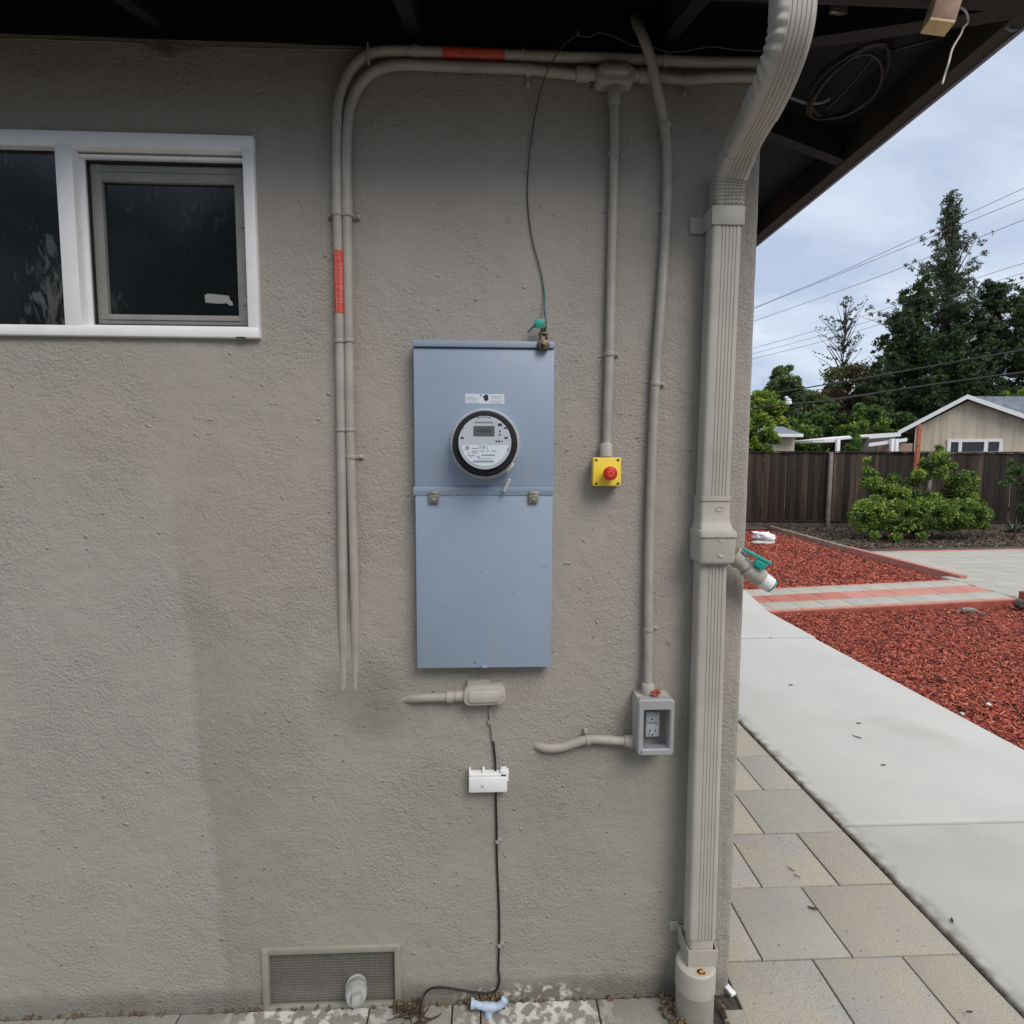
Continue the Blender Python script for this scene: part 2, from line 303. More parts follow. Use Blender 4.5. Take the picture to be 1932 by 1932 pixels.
def glassdark(name, refl_streak):
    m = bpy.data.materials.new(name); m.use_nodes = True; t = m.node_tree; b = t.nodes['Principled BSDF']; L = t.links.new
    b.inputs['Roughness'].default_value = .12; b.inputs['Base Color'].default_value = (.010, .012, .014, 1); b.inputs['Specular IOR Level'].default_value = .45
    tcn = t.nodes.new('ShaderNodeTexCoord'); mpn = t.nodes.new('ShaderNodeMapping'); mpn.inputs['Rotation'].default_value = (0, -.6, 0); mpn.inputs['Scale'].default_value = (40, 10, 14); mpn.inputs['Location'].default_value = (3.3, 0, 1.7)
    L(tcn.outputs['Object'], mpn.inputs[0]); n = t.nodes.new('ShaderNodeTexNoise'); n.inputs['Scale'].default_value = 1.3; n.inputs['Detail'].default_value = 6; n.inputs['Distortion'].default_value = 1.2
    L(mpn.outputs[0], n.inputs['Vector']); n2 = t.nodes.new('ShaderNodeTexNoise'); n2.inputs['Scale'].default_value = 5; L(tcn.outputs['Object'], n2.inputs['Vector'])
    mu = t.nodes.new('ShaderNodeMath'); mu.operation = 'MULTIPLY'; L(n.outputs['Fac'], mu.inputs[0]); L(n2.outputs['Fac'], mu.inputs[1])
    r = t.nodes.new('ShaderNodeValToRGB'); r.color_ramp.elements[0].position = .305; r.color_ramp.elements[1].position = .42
    r.color_ramp.elements[0].color = (.010, .012, .014, 1); r.color_ramp.elements[1].color = (refl_streak, refl_streak * 1.05, refl_streak * 1.12, 1)  # pale streaks paint sky reflections into the base colour
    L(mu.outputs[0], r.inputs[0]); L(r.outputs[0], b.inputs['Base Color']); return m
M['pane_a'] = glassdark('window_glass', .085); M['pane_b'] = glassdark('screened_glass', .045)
def clear(name, f, rough=.02, tint=(1, 1, 1)):
    m = bpy.data.materials.new(name); m.use_nodes = True; t = m.node_tree; t.nodes.remove(t.nodes['Principled BSDF'])
    tr = t.nodes.new('ShaderNodeBsdfTransparent'); tr.inputs[0].default_value = (*tint, 1); g = t.nodes.new('ShaderNodeBsdfGlossy'); g.inputs['Roughness'].default_value = rough
    ms = t.nodes.new('ShaderNodeMixShader'); ms.inputs[0].default_value = f
    t.links.new(tr.outputs[0], ms.inputs[1]); t.links.new(g.outputs[0], ms.inputs[2]); t.links.new(ms.outputs[0], t.nodes['Material Output'].inputs[0]); return m
M['dome'] = clear('clear_dome', .010); M['smoke'] = clear('smoky_cover', .05, .25, (.90, .92, .96))
def screenmat():
    m = bpy.data.materials.new('wire_screen'); m.use_nodes = True; t = m.node_tree; b = t.nodes['Principled BSDF']; b.inputs['Base Color'].default_value = (.22, .215, .20, 1)
    tr = t.nodes.new('ShaderNodeBsdfTransparent'); ms = t.nodes.new('ShaderNodeMixShader'); ms.inputs[0].default_value = .34
    t.links.new(tr.outputs[0], ms.inputs[1]); t.links.new(b.outputs[0], ms.inputs[2]); t.links.new(ms.outputs[0], t.nodes['Material Output'].inputs[0]); return m
M['screen'] = screenmat()

# ------------------------------------------------------------------ mesh helpers
def tag(o, label=None, cat=None, group=None, kind=None):
    if label: o['label'] = label
    if cat: o['category'] = cat
    if group: o['group'] = group
    if kind: o['kind'] = kind
    return o
def thing(name, loc, label, cat, group=None):
    o = bpy.data.objects.new(name, None); o.location = loc; o.empty_display_size = .05; COL.objects.link(o)
    o['_w'] = 1; del o['_w']
    return tag(o, label, cat, group)
ORG = {}
def origin(p):
    v = Vector((0, 0, 0))
    while p is not None: v = v + Vector(p.location); p = p.parent
    return v
class MB:
    def __init__(s): s.v = []; s.f = []; s.m = []
    def add(s, vs, fs, mi=0):
        b = len(s.v); s.v += [tuple(q) for q in vs]; s.f += [tuple(i + b for i in f) for f in fs]; s.m += [mi] * len(fs); return s
    def box(s, x0, x1, y0, y1, z0, z1, r=0., seg=2, mi=0, rot=None, ctr=None):
        if x0 > x1: x0, x1 = x1, x0
        if y0 > y1: y0, y1 = y1, y0
        if z0 > z1: z0, z1 = z1, z0
        c = Vector(((x0 + x1) / 2, (y0 + y1) / 2, (z0 + z1) / 2))
        bm = bmesh.new(); bmesh.ops.create_cube(bm, size=1)
        for v in bm.verts: v.co = Vector((v.co.x * (x1 - x0), v.co.y * (y1 - y0), v.co.z * (z1 - z0)))
        if r: bmesh.ops.bevel(bm, geom=bm.edges[:], offset=min(r, .49 * min(x1 - x0, y1 - y0, z1 - z0)), segments=seg, affect='EDGES', profile=.5)
        vs = [v.co.copy() for v in bm.verts]
        if rot is not None: vs = [rot @ v for v in vs]
        vs = [v + c for v in vs]; fs = [[v.index for v in f.verts] for f in bm.faces]; bm.free()
        return s.add(vs, fs, mi)
    def rprism(s, x0, x1, z0, z1, y0, y1, r, n=5, mi=0, bev=0.):
        """rounded rectangle in xz extruded along y (y0 = front, the smaller)"""
        def ring(y, ins):
            out = []
            for cx, cz, a0 in ((x1 - r, z1 - r, 0), (x0 + r, z1 - r, 90), (x0 + r, z0 + r, 180), (x1 - r, z0 + r, 270)):
                for k in range(n + 1):
                    a = math.radians(a0 + 90 * k / n); out.append((cx + (r - ins) * math.cos(a), y, cz + (r - ins) * math.sin(a)))
            return out
        rs = [ring(y1, 0), ring(y0 + bev, 0)] + ([ring(y0 + bev * .3, bev * .3), ring(y0, bev)] if bev else [])
        return s.loft(rs, mi)
    def loft(s, rings, mi=0, caps=True, closed=True):
        n = len(rings[0]); vs = [p for r in rings for p in r]; fs = []
        for k in range(len(rings) - 1):
            for i in range(n if closed else n - 1):
                j = (i + 1) % n; fs.append((k * n + i, k * n + j, (k + 1) * n + j, (k + 1) * n + i))
        if caps: fs.append(tuple(range(n))[::-1]); fs.append(tuple((len(rings) - 1) * n + i for i in range(n)))
        return s.add(vs, fs, mi)
    def tube(s, pts, r, n=14, mi=0, caps=True):
        pts = [Vector(p) for p in pts]; rr = r if isinstance(r, (list, tuple)) else [r] * len(pts)
        rings = []; up = None
        for i, p in enumerate(pts):
            t = (pts[min(i + 1, len(pts) - 1)] - pts[max(i - 1, 0)]).normalized()
            if up is None: up = t.orthogonal().normalized()
            up = (up - t * up.dot(t)).normalized(); q = t.cross(up)
            rings.append([p + (up * math.cos(2 * math.pi * k / n) + q * math.sin(2 * math.pi * k / n)) * rr[i] for k in range(n)])
        return s.loft(rings, mi, caps)
    def lathe(s, prof, ctr, axis=(0, -1, 0), n=48, mi=0, caps=True):
        axis = Vector(axis).normalized(); u = axis.orthogonal().normalized(); w = axis.cross(u); ctr = Vector(ctr)
        rings = [[ctr + axis * h + (u * math.cos(2 * math.pi * k / n) + w * math.sin(2 * math.pi * k / n)) * rad for k in range(n)] for rad, h in prof]
        return s.loft(rings, mi, caps)
    def build(s, name, m, parent=None, angle=35, label=None, fix=True):
        me = bpy.data.meshes.new(name); o_ = origin(parent)
        me.from_pydata([(v[0] - o_.x, v[1] - o_.y, v[2] - o_.z) for v in s.v], [], s.f)
        for q in (m if isinstance(m, (list, tuple)) else [m]): me.materials.append(q)
        me.polygons.foreach_set('material_index', s.m)
        if fix:
            bm = bmesh.new(); bm.from_mesh(me); bmesh.ops.recalc_face_normals(bm, faces=bm.faces); bm.to_mesh(me); bm.free()
        me.shade_smooth(); me.set_sharp_from_angle(angle=math.radians(angle)); me.update()
        o = bpy.data.objects.new(name, me); COL.objects.link(o)
        if parent is not None: o.parent = parent
        if label: o['label'] = label
        return o
def smooth_path(pts, k=6):
    pts = [Vector(p) for p in pts]; q = [pts[0] * 2 - pts[1]] + pts + [pts[-1] * 2 - pts[-2]]; out = []
    for i in range(1, len(q) - 2):
        for j in range(k):
            t = j / k; a, b, c, d = q[i - 1], q[i], q[i + 1], q[i + 2]
            out.append(.5 * ((2 * b) + (c - a) * t + (2 * a - 5 * b + 4 * c - d) * t * t + (3 * b - a - 3 * c + d) * t ** 3))
    out.append(pts[-1]); return out
def np_mesh(name, V, F, mats, mi=None, parent=None, smooth=False):
    me = bpy.data.meshes.new(name); V = np.asarray(V, dtype=np.float32); F = np.asarray(F, dtype=np.int32)
    o_ = origin(parent); V = V - np.array([o_.x, o_.y, o_.z], dtype=np.float32)
    me.vertices.add(len(V)); me.vertices.foreach_set('co', V.ravel())
    k = F.shape[1]; me.loops.add(F.size); me.loops.foreach_set('vertex_index', F.ravel())
    me.polygons.add(len(F)); me.polygons.foreach_set('loop_start', np.arange(0, F.size, k, dtype=np.int32)); me.polygons.foreach_set('loop_total', np.full(len(F), k, dtype=np.int32))
    for m in mats: me.materials.append(m)
    if mi is not None: me.polygons.foreach_set('material_index', np.asarray(mi, dtype=np.int32))
    me.update(calc_edges=True); me.validate()
    if smooth: me.shade_smooth()
    o = bpy.data.objects.new(name, me); COL.objects.link(o)
    if parent is not None: o.parent = parent
    return o
def wbox(mb, x0, y0, x1, y1, o0, o1, r=0., mi=0, seg=2):
    """box on the wall whose front face (offset o1) covers the measured rectangle, back at offset o0"""
    a = W(x0, y0, o1); b = W(x1, y1, o1); return mb.box(a.x, b.x, -o1, -o0, b.z, a.z, r, seg, mi)
def text_obj(body, size, m, parent, name='lettering', loc=(0, 0, 0), rotz_img=0., bold=False, width=None):
    cu = bpy.data.curves.new('t', 'FONT'); cu.body = body; cu.size = size; cu.align_x = 'CENTER'; cu.align_y = 'CENTER'; cu.extrude = .0001
    if bold: cu.offset = size * .018
    ob = bpy.data.objects.new('t', cu); COL.objects.link(ob); dg = bpy.context.evaluated_depsgraph_get(); me = bpy.data.meshes.new_from_object(ob.evaluated_get(dg)); bpy.data.objects.remove(ob)
    bpy.data.curves.remove(cu)
    if width:
        xs = [v.co.x for v in me.vertices]; s = width / (max(xs) - min(xs))
        for v in me.vertices: v.co.x *= s
    R = Matrix.Rotation(rotz_img, 4, 'Y') @ Matrix.Rotation(math.pi / 2, 4, 'X')
    me.transform(Matrix.Translation(Vector(loc) - origin(parent)) @ R); me.materials.clear(); me.materials.append(m); me.name = name
    o = bpy.data.objects.new(name, me); COL.objects.link(o); o.parent = parent; return o

# ================================================================== THE HOUSE
XC = .725                          # house corner
house = thing('house', (0, 0, 0), 'taupe stucco house with black eaves filling the left of the view', 'house')
WX0, WX1 = -2.05, W(487, 450).x; WZ0, WZ1 = W(490, 640).z, W(483, 260).z
va, vb = W(495, 1785), W(759, 1898)
VX0, VX1, VZ0, VZ1 = va.x, vb.x, vb.z, va.z - .003
def hgt(x, z):
    return (noise.noise((x * 7, z * 7, 1.3)) * .0022 + noise.noise((x * 2.2, z * 2.2, 4)) * .003 + noise.noise((x * 26, z * 26, 9)) * .0009)
def front_wall():
    st = .0065
    xs = list(np.arange(-2.2, XC - .014, st)); zs = list(np.arange(-.12, 2.68, st)); ZT = zs[-1]
    for lst, vals in ((xs, (WX0 + .01, WX1 - .012, VX0 + .01, VX1 - .01)), (zs, (WZ0 + .012, WZ1 - .012, VZ0 + .01, VZ1 - .01))):
        for v in vals: i = min(range(len(lst)), key=lambda k: abs(lst[k] - v)); lst[i] = v
    nx, nz_ = len(xs), len(zs)
    # last columns turn the rounded corner, first columns run on to the far left
    cols = [(-7, 0), (-4, 0)] + [(x, 0) for x in xs] + [(XC - .014 + .014 * math.sin(a), .014 - .014 * math.cos(a)) for a in (.0, .4, .8, 1.2, math.pi / 2)] + [(XC, y) for y in (.1, .3, .8, 2, 4, 9)]
    V = []
    for (x, y) in cols:
        for z in zs:
            h = hgt(x, z) if -2.2 <= x < XC - .013 and y == 0 else 0
            if y > 0 or x > XC - .03: h = noise.noise((x * 30, y * 30, z * 22)) * .0022
            if y > .01: V.append((x + h, y, z))
            else: V.append((x, y - h, z))
    F = []
    for i in range(len(cols) - 1):
        xa, xb = cols[i][0], cols[i + 1][0]; xm = (xa + xb) / 2; fr = cols[i + 1][1] == 0
        for j in range(nz_ - 1):
            zm = (zs[j] + zs[j + 1]) / 2
            if fr and WX0 + .01 < xm < WX1 - .012 and WZ0 + .012 < zm < WZ1 - .012: continue
            if fr and VX0 + .01 < xm < VX1 - .01 and VZ0 + .01 < zm < VZ1 - .01: continue
            F.append((i * nz_ + j, (i + 1) * nz_ + j, (i + 1) * nz_ + j + 1, i * nz_ + j + 1))
    return np_mesh('wall', V, F, [M['stucco']], None, house, True)
front_wall()
# other walls that close the volume
mb = MB(); mb.box(-7, XC - .02, 9, 9.02, -.1, 2.65); mb.box(-7.02, -7, 0, 9, -.1, 2.65); mb.build('rear_wall', M['stucco'], house)

# --- eaves
FI, FO = .27, .31; ZF = W(1500, 8, FI).z; SE = 1.165; SLP = .36
zr = lambda o: ZF + SLP * (FI - o)              # underside of rafters at overhang o
mb = MB()
mb.box(-7.4, SE - .004, -FO, -FI, ZF, ZF + .16, .002); mb.build('front_fascia', M['rafter'], house)
mb = MB(); mb.box(SE - .004, SE + .038, -FO - .002, 9.4, ZF, ZF + .16, .003); mb.build('side_fascia', M['fascia'], house)
mb = MB(); mb.box(SE + .038, SE + .050, -FO - .002, 9.4, ZF - .004, ZF + .17, .002); mb.build('drip_edge', M['drip'], house)
mb = MB()                                       # black boarding under the roof and blocking at the wall head
zd = lambda o: zr(o) + .095
SO = SE - XC
def deck_pts(o, so): return (-7.4, -o, zd(o)), (XC + so, -o, zd(o)), (XC + so, 9.4, zd(o))
kk = FI / SO                                    # side overhang is wider, shallower fall
a0, a1 = (-7.4, 0.3, zd(0) + .108), (XC - .3, .3, zd(0) + .108)
mb.add([(-7.4, -FI, zd(FI)), (SE, -FI, zd(FI)), (XC - .3, .3, zd(0) + .108), (-7.4, .3, zd(0) + .108), (SE, 9.4, zd(FI)), (XC - .3, 9.4, zd(0) + .108)],
       [(0, 3, 2, 1), (1, 2, 5, 4)])
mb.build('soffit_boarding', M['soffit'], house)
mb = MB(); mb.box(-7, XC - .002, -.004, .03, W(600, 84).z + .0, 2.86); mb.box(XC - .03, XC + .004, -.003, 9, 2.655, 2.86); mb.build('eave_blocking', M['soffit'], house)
mb = MB()
mb.add([(-7.45, -FO - .02, ZF + .165), (SE + .06, -FO - .02, ZF + .165), (SE + .06, 9.5, ZF + .165), (-7.45, 9.5, ZF + .165),
        (-4, 4.6, ZF + 1.7), (-2.6, 4.6, ZF + 1.7)], [(0, 1, 5, 4), (1, 2, 5), (2, 3, 4, 5), (3, 0, 4), ])
mb.build('roof', M['shingle_dark'], house)
def rafter(x):
    w = .019; m_ = MB(); o1, o0 = FI, -.25
    vs = []
    for xx in (x - w, x + w):
        vs += [(xx, -o1, zr(o1)), (xx, -o0, zr(o0)), (xx, -o0, zr(o0) + .09), (xx, -o1, zr(o1) + .09)]
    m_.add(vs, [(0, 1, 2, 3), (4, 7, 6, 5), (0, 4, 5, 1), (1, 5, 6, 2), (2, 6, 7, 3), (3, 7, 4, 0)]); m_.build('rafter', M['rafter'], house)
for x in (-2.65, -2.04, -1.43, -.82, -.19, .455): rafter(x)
def side_rafter(y):
    m_ = MB(); vs = []; z0, z1 = ZF, ZF + .16 * 1
    for yy in (y - .019, y + .019):
        vs += [(SE - .004, yy, z0 + .004), (XC - .1, yy, z0 + .18), (XC - .1, yy, z0 + .27), (SE - .004, yy, z0 + .094)]
    m_.add(vs, [(0, 1, 2, 3), (4, 7, 6, 5), (0, 4, 5, 1), (1, 5, 6, 2), (2, 6, 7, 3), (3, 7, 4, 0)]); m_.build('rafter', M['rafter'], house)
for y in (.36, .97, 1.58, 2.2, 2.8, 3.4, 4.0): side_rafter(y)
m_ = MB(); vs = []                                     # hip rafter to the eave corner
dv = Vector((SE - XC + .1, -FI - .1, 0)).normalized(); pv = Vector((-dv.y, dv.x, 0)) * .022
for s_ in (-1, 1):
    a = Vector((XC - .1, .1, ZF + .14)) + pv * s_; b = Vector((SE - .005, -FI, ZF - .0)) + pv * s_
    vs += [a, b, b + Vector((0, 0, .11)), a + Vector((0, 0, .11))]
m_.add(vs, [(0, 1, 2, 3), (4, 7, 6, 5), (0, 4, 5, 1), (1, 5, 6, 2), (2, 6, 7, 3), (3, 7, 4, 0)]); m_.build('hip_rafter', M['rafter'], house)
# gutter along the front, out of frame overhead but throwing its shade
mb = MB(); gp = [(-FO - .001, .15), (-FO - .001, .02), (-FO - .07, .02), (-FO - .10, .06), (-FO - .12, .15), (-FO - .115, .15), (-FO - .095, .065), (-FO - .067, .025), (-FO - .006, .025), (-FO - .006, .15)]
mb.loft([[(x, y, ZF + z + .03) for y, z in gp] for x in (-7.4, SE - .01)]); mb.build('gutter', M['spout'], house)

# --- window
win = bpy.data.objects.new('window', None); COL.objects.link(win); win.parent = house; win.location = (WX1, 0, WZ0); win.empty_display_size = .05
mb = MB()
fl = .012                                       # flange stands this proud of the stucco
ix1 = W(466, 450, 0).x; izT = W(300, 286, 0).z; izB = W(330, 618, 0).z
mxa, mxb = W(120, 450).x, W(152, 450).x         # mullion
dpt = .055
mb.box(WX0, WX1, -fl, dpt, izT, WZ1, .004); mb.box(WX0, WX1, -fl - .004, dpt, WZ0, izB, .004)
mb.box(ix1, WX1 + .0, -fl - .002, dpt, izB - .006, izT + .006, .003); mb.box(WX0, WX0 + .03, -fl - .002, dpt, izB - .006, izT + .006, .003)
mb.box(mxa, mxb, -fl - .003, dpt, izB - .006, izT + .006, .003)
mb.build('frame', M['white'], win)
mb = MB(); mb.box(WX0 + .03, mxa, .010, .016, izB, izT); mb.build('pane', M['pane_a'], win, label='left pane with pale reflections painted into its colour')
mb = MB(); t1 = .008
mb.box(mxb, ix1, .006, .05, izT - .016, izT - .007, .001)                       # head track
mb.box(mxb + .0, mxb + .012, .012, .05, izB, izT - .016, .001)
mb.box(mxb, ix1, .006, .05, izB, izB + .006, .001); mb.build('track', M['white'], win)
sx0, sx1, sz0, sz1 = mxb + .014, ix1 - .001, izB + .007, izT - .018
mb = MB(); g = .004
for a in ((sx0, sx0 + g, sz0, sz1), (sx1 - g, sx1, sz0, sz1), (sx0, sx1, sz0, sz0 + g), (sx0, sx1, sz1 - g, sz1)): mb.box(a[0], a[1], .016, .024, a[2], a[3])
mb.build('gasket', M['gasket'], win)
mb = MB(); fw = .034
mb.box(sx0 + g, sx0 + g + fw * .8, .022, .04, sz0 + g, sz1 - g, .002); mb.box(sx1 - g - fw * .95, sx1 - g, .022, .04, sz0 + g, sz1 - g, .002)
mb.box(sx0 + g, sx1 - g, .0235, .04, sz1 - g - fw * 1.25, sz1 - g, .002); mb.box(sx0 + g, sx1 - g, .0235, .04, sz0 + g, sz0 + g + fw * .8, .002)
mb.box(sx0 + .012, sx1 - .012, .0205, .03, sz1 - g - fw * .55, sz1 - g - fw * .5); mb.box(sx0 + .012, sx1 - .012, .0205, .03, sz0 + g + fw * .38, sz0 + g + fw * .43)
for zz in (.62, .14): mb.box(sx1 - g - .018, sx1 - g - .002, .0185, .024, sz0 + (sz1 - sz0) * zz, sz0 + (sz1 - sz0) * (zz + .045), .001)
mb.build('sash', M['sash'], win)
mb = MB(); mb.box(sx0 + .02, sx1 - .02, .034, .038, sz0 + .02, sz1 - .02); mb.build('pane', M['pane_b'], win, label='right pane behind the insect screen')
mb = MB()                                                                        # torn sticker left on the glass
sk = [(386, 557), (392, 554), (432, 558), (434, 566), (438, 569), (440, 576), (434, 577), (428, 572), (414, 573), (388, 571)]
pts = [W(x, y, -.0335) for x, y in sk]; mb.loft([[(p.x, .0338, p.z) for p in pts], [(p.x, .0328, p.z) for p in pts]])
mb.build('sticker_remnant', mat('torn_paper', (.30, .30, .31), .7), win)
mb = MB(); wbox(mb, 445, 635.5, 462, 638, .01, .0168); mb.build('weep_hole', M['gasket'], win)
# --- foundation vent
vent = bpy.data.objects.new('foundation_vent', None); COL.objects.link(vent); vent.parent = house; vent.location = (VX0, 0, VZ0); vent.empty_display_size = .05
mb = MB(); bw = .019
mb.box(VX0, VX1, -.010, .004, VZ1 - bw, VZ1, .002); mb.box(VX0, VX1, -.010, .004, VZ0, VZ0 + bw, .002)
mb.box(VX0 + .0006, VX0 + bw, -.012, .004, VZ0 + .0006, VZ1 - .0006, .002); mb.box(VX1 - bw, VX1 - .0006, -.012, .004, VZ0 + .0006, VZ1 - .0006, .002)
for x in (VX0 + .01, VX1 - .01): mb.lathe([(.004, 0), (.004, .003), (.0015, .004)], (x, -.0115, VZ1 - .009), n=12)
mb.build('frame', M['ventpaint'], vent)
mb = MB(); mb.box(VX0 + .018, VX1 - .018, .006, .0066, VZ0 + .018, VZ1 - .018); mb.build('wire_screen', M['screen'], vent)
mb = MB(); hx0, hx1, hz0, hz1, dd = VX0 + .02, VX1 - .02, VZ0 + .016, VZ1 - .05, .12
mb.box(hx0 - .03, hx1 + .03, dd, dd + .01, hz0 - .03, hz1 + .03); mb.box(hx0 + .012, hx1 - .012, .03, .035, hz1 - .004, hz1 + .046, mi=1); mb.box(hx0, hx1, .02, .05, hz0 - .01, hz0 + .014, .003, mi=1)
mb.box(hx0 - .02, hx1 + .02, .012, dd, hz1, hz1 + .045); mb.box(hx0 - .02, hx1 + .02, .012, dd, hz0 - .02, hz0); mb.box(hx0 - .03, hx0, .012, dd, hz0, hz1); mb.box(hx1, hx1 + .03, .012, dd, hz0, hz1)
mb.build('recess', [M['ventdark'], M['ventpaint']], vent)
mb = MB(); gx_ = VX0 + .018
while gx_ < VX1 - .018: mb.box(gx_ - .00028, gx_ + .00028, .0045, .0052, VZ0 + .018, VZ1 - .018); gx_ += .0085
gz_ = VZ0 + .018
while gz_ < VZ1 - .018: mb.box(VX0 + .018, VX1 - .018, .0052, .0058, gz_ - .00028, gz_ + .00028); gz_ += .0085
mb.build('hardware_cloth', M['ventpaint'], vent)

# ================================================================== CONDUITS
def strap(parent, px, py, off, rad, side=1, vertical=True, name='strap', ear=True, wide=.012):
    c = W(px, py, off); m_ = MB(); L = wide / 2
    ax = Vector((0, 0, 1)) if vertical else Vector((1, 0, 0))
    m_.lathe([(rad * 1.0, -L), (rad * 1.14, -L), (rad * 1.2, -L * .4), (rad * 1.2, L * .4), (rad * 1.14, L), (rad * 1.0, L)], c, ax, 20)
    if ear:
        if vertical: m_.box(c.x, c.x + side * (rad + .016), -.006, .002, c.z - .0055, c.z + .0055, .002); m_.lathe([(.0045, 0), (.0045, .003), (.002, .005)], (c.x + side * (rad + .010), -.006, c.z), n=10)
        else: m_.box(c.x - .0055, c.x + .0055, -.006, .002, c.z, c.z + side * (rad + .018), .002); m_.lathe([(.0045, 0), (.0045, .003), (.002, .005)], (c.x, -.006, c.z + side * (rad + .012)), n=10)
    return m_.build(name, M['conduit'], parent)
def wpath(lst): return [W(x, y, o) for x, y, o in lst]
R1 = .0128
cA = thing('conduit', W(648, 1290), 'outermost painted conduit of the bent pair, carrying both red warning stickers', 'conduit', 'conduits bending round above the meter panel')
pa = wpath([(650, 1330, -.02), (649, 1295, -.0118), (648.5, 1245, -.0085), (648, 1200, -.003), (647.5, 1150, .004), (647, 1080, .012), (645, 900, .018), (641, 600, .020), (637, 400, .020), (636, 300, .020), (638, 205, .020), (648, 160, .020), (668, 124, .020), (700, 101, .020), (745, 96.5, .022), (800, 98, .022), (880, 100.5, .022), (985, 105, .022), (1100, 108.5, .022), (1200, 112, .022), (1320, 117, .022), (1400, 118, .022), (1446, 118.5, .022)])
mb = MB(); mb.tube(smooth_path(pa, 6), R1, 18); mb.build('pipe', M['conduit'], cA)
cB = thing('conduit', W(672, 1290), 'inner conduit of the bent pair, ending in the box with an oval cover', 'conduit', 'conduits bending round above the meter panel')
pb = wpath([(673, 1330, -.02), (672, 1295, -.0118), (671, 1245, -.0085), (670.5, 1200, -.003), (670, 1150, .004), (668.5, 1080, .012), (666.5, 1000, .017), (661, 820, .020), (658, 600, .020), (655, 400, .020), (654, 300, .020), (657, 225, .020), (668, 180, .020), (690, 148, .020), (718, 129, .020), (760, 122, .020), (830, 124.5, .020), (920, 127.5, .020), (990, 130, .020), (1040, 136, .020), (1090, 141, .020), (1105, 141, .02)])
mb = MB(); mb.tube(smooth_path(pb, 6), R1 * .97, 18); mb.build('pipe', M['conduit'], cB)
for y, sA, sB in ((388, -1, 1),):
    pass
strap(cA, 636.5, 404, .020, R1, -1); strap(cB, 655.5, 405, .020, R1, 1)
for par, x in ((cA, 636.5), (cB, 655)):
    c = W(x, 390, .02); m_ = MB(); m_.lathe([(R1, -.016), (R1 * 1.13, -.0155), (R1 * 1.13, .0155), (R1, .016)], c, (0, 0, 1), 20); m_.build('coupling', M['conduit'], par)
strap(cA, 641.5, 644, .020, R1, -1, ear=False, wide=.009); strap(cB, 658.5, 643, .020, R1, 1, ear=False, wide=.009)
strap(cA, 644, 811, .019, R1, -1, ear=False, wide=.009); strap(cB, 661, 811, .019, R1, 1, ear=False, wide=.009); strap(cB, 663, 862, .019, R1, 1, wide=.010)
strap(cA, 784, 97.5, .022, R1, 1, vertical=False, ear=False, wide=.020); strap(cA, 986, 105, .022, R1, -1, vertical=False, wide=.008)
strap(cB, 997, 131, .020, R1, -1, vertical=False, wide=.013)
strap(cA, 1256, 114.5, .022, R1, 1, vertical=False, wide=.016)
# tie bracket at the first bend, above both pipes
mb = MB(); c = W(742, 108, .02); mb.box(c.x - .062, c.x - .058, -.04, -.002, c.z - .025, c.z + .02, .001); mb.build('bracket', M['conduit'], cA)
# warning stickers wrapped on conduit A
def sleeve(par, p0, p1, rad):
    m_ = MB(); d = (p1 - p0).normalized(); u = Vector((0, -1, 0)); w = d.cross(u).normalized(); rr = []
    for p in (p0, p1):
        rr.append([p + (u * math.cos(a) + w * math.sin(a)) * rad for a in np.linspace(-1.75, 1.75, 18)])
    m_.loft(rr, 0, False, False); return m_.build('warning_sticker', M['label_red'], par, fix=False)
s1 = sleeve(cA, W(639.3, 475, .0202), W(641.2, 592, .0202), R1 + .0007)
s2 = sleeve(cA, W(835, 99, .022), W(952, 103.5, .022), R1 + .0007)
c = W(637, 533, .0205 + R1 + .001); 
text_obj('WARNING: PHOTOVOLTAIC', .0095, M['tape_text'], s1, 'lettering', (c.x - .0015, c.y + .0012, c.z), -math.pi / 2, width=.158)
text_obj('POWER SOURCE', .0085, M['tape_text'], s1, 'lettering', (c.x + .0095, c.y + .002, c.z + .0), -math.pi / 2, width=.10)
c = W(893, 101, .0225 + R1 + .001); sl_ = math.atan2(W(952, 103.5, .022).z - W(835, 99, .022).z, .17)
text_obj('WARNING: PHOTOVOLTAIC', .0078, M['label_text'], s2, 'lettering', (c.x, c.y + .003, c.z + .0078), -sl_, width=.135)
text_obj('POWER SOURCE', .0095, M['tape_text'], s2, 'lettering', (c.x, c.y + .0015, c.z - .0045), -sl_, width=.098)

# T-shaped conduit body with oval cover, its side runs and drop
cT = thing('junction_fitting', W(1162, 135), 'painted junction fitting with oval cover joining the lower conduit to the drop', 'junction fitting')
mb = MB(); a, b = W(1126, 117, .045), W(1199, 154, .045)
mb.rprism(a.x, b.x, b.z, a.z, -.045, -.002, .016, bev=.006); mb.build('body', M['conduit'], cT)
mb = MB(); a, b = W(1133, 116, .05), W(1192, 139, .05); mb.rprism(a.x, b.x, b.z, a.z, -.050, -.044, .014, bev=.003)
a, b = W(1141, 119, .056), W(1184, 135, .056); mb.rprism(a.x, b.x, b.z, a.z, -.0555, -.049, .008, bev=.003)
for x in (1136.5, 1189): c = W(x, 127, .052); mb.lathe([(.003, 0), (.003, .002)], (c.x, -.050, c.z), n=10)
mb.build('cover', M['conduit'], cT)
mb = MB(); p0, p1 = W(1086, 139, .022), W(1112, 140.5, .022); mb.tube([p0, p0.lerp(p1, .08), p1], [R1 * 1.2, R1 * 1.42, R1 * 1.42], 20)
p0, p1 = W(1112, 140, .022), W(1130, 141, .022); mb.tube([p0, p1], R1 * 1.1, 18); mb.build('coupling', M['conduit'], cT)
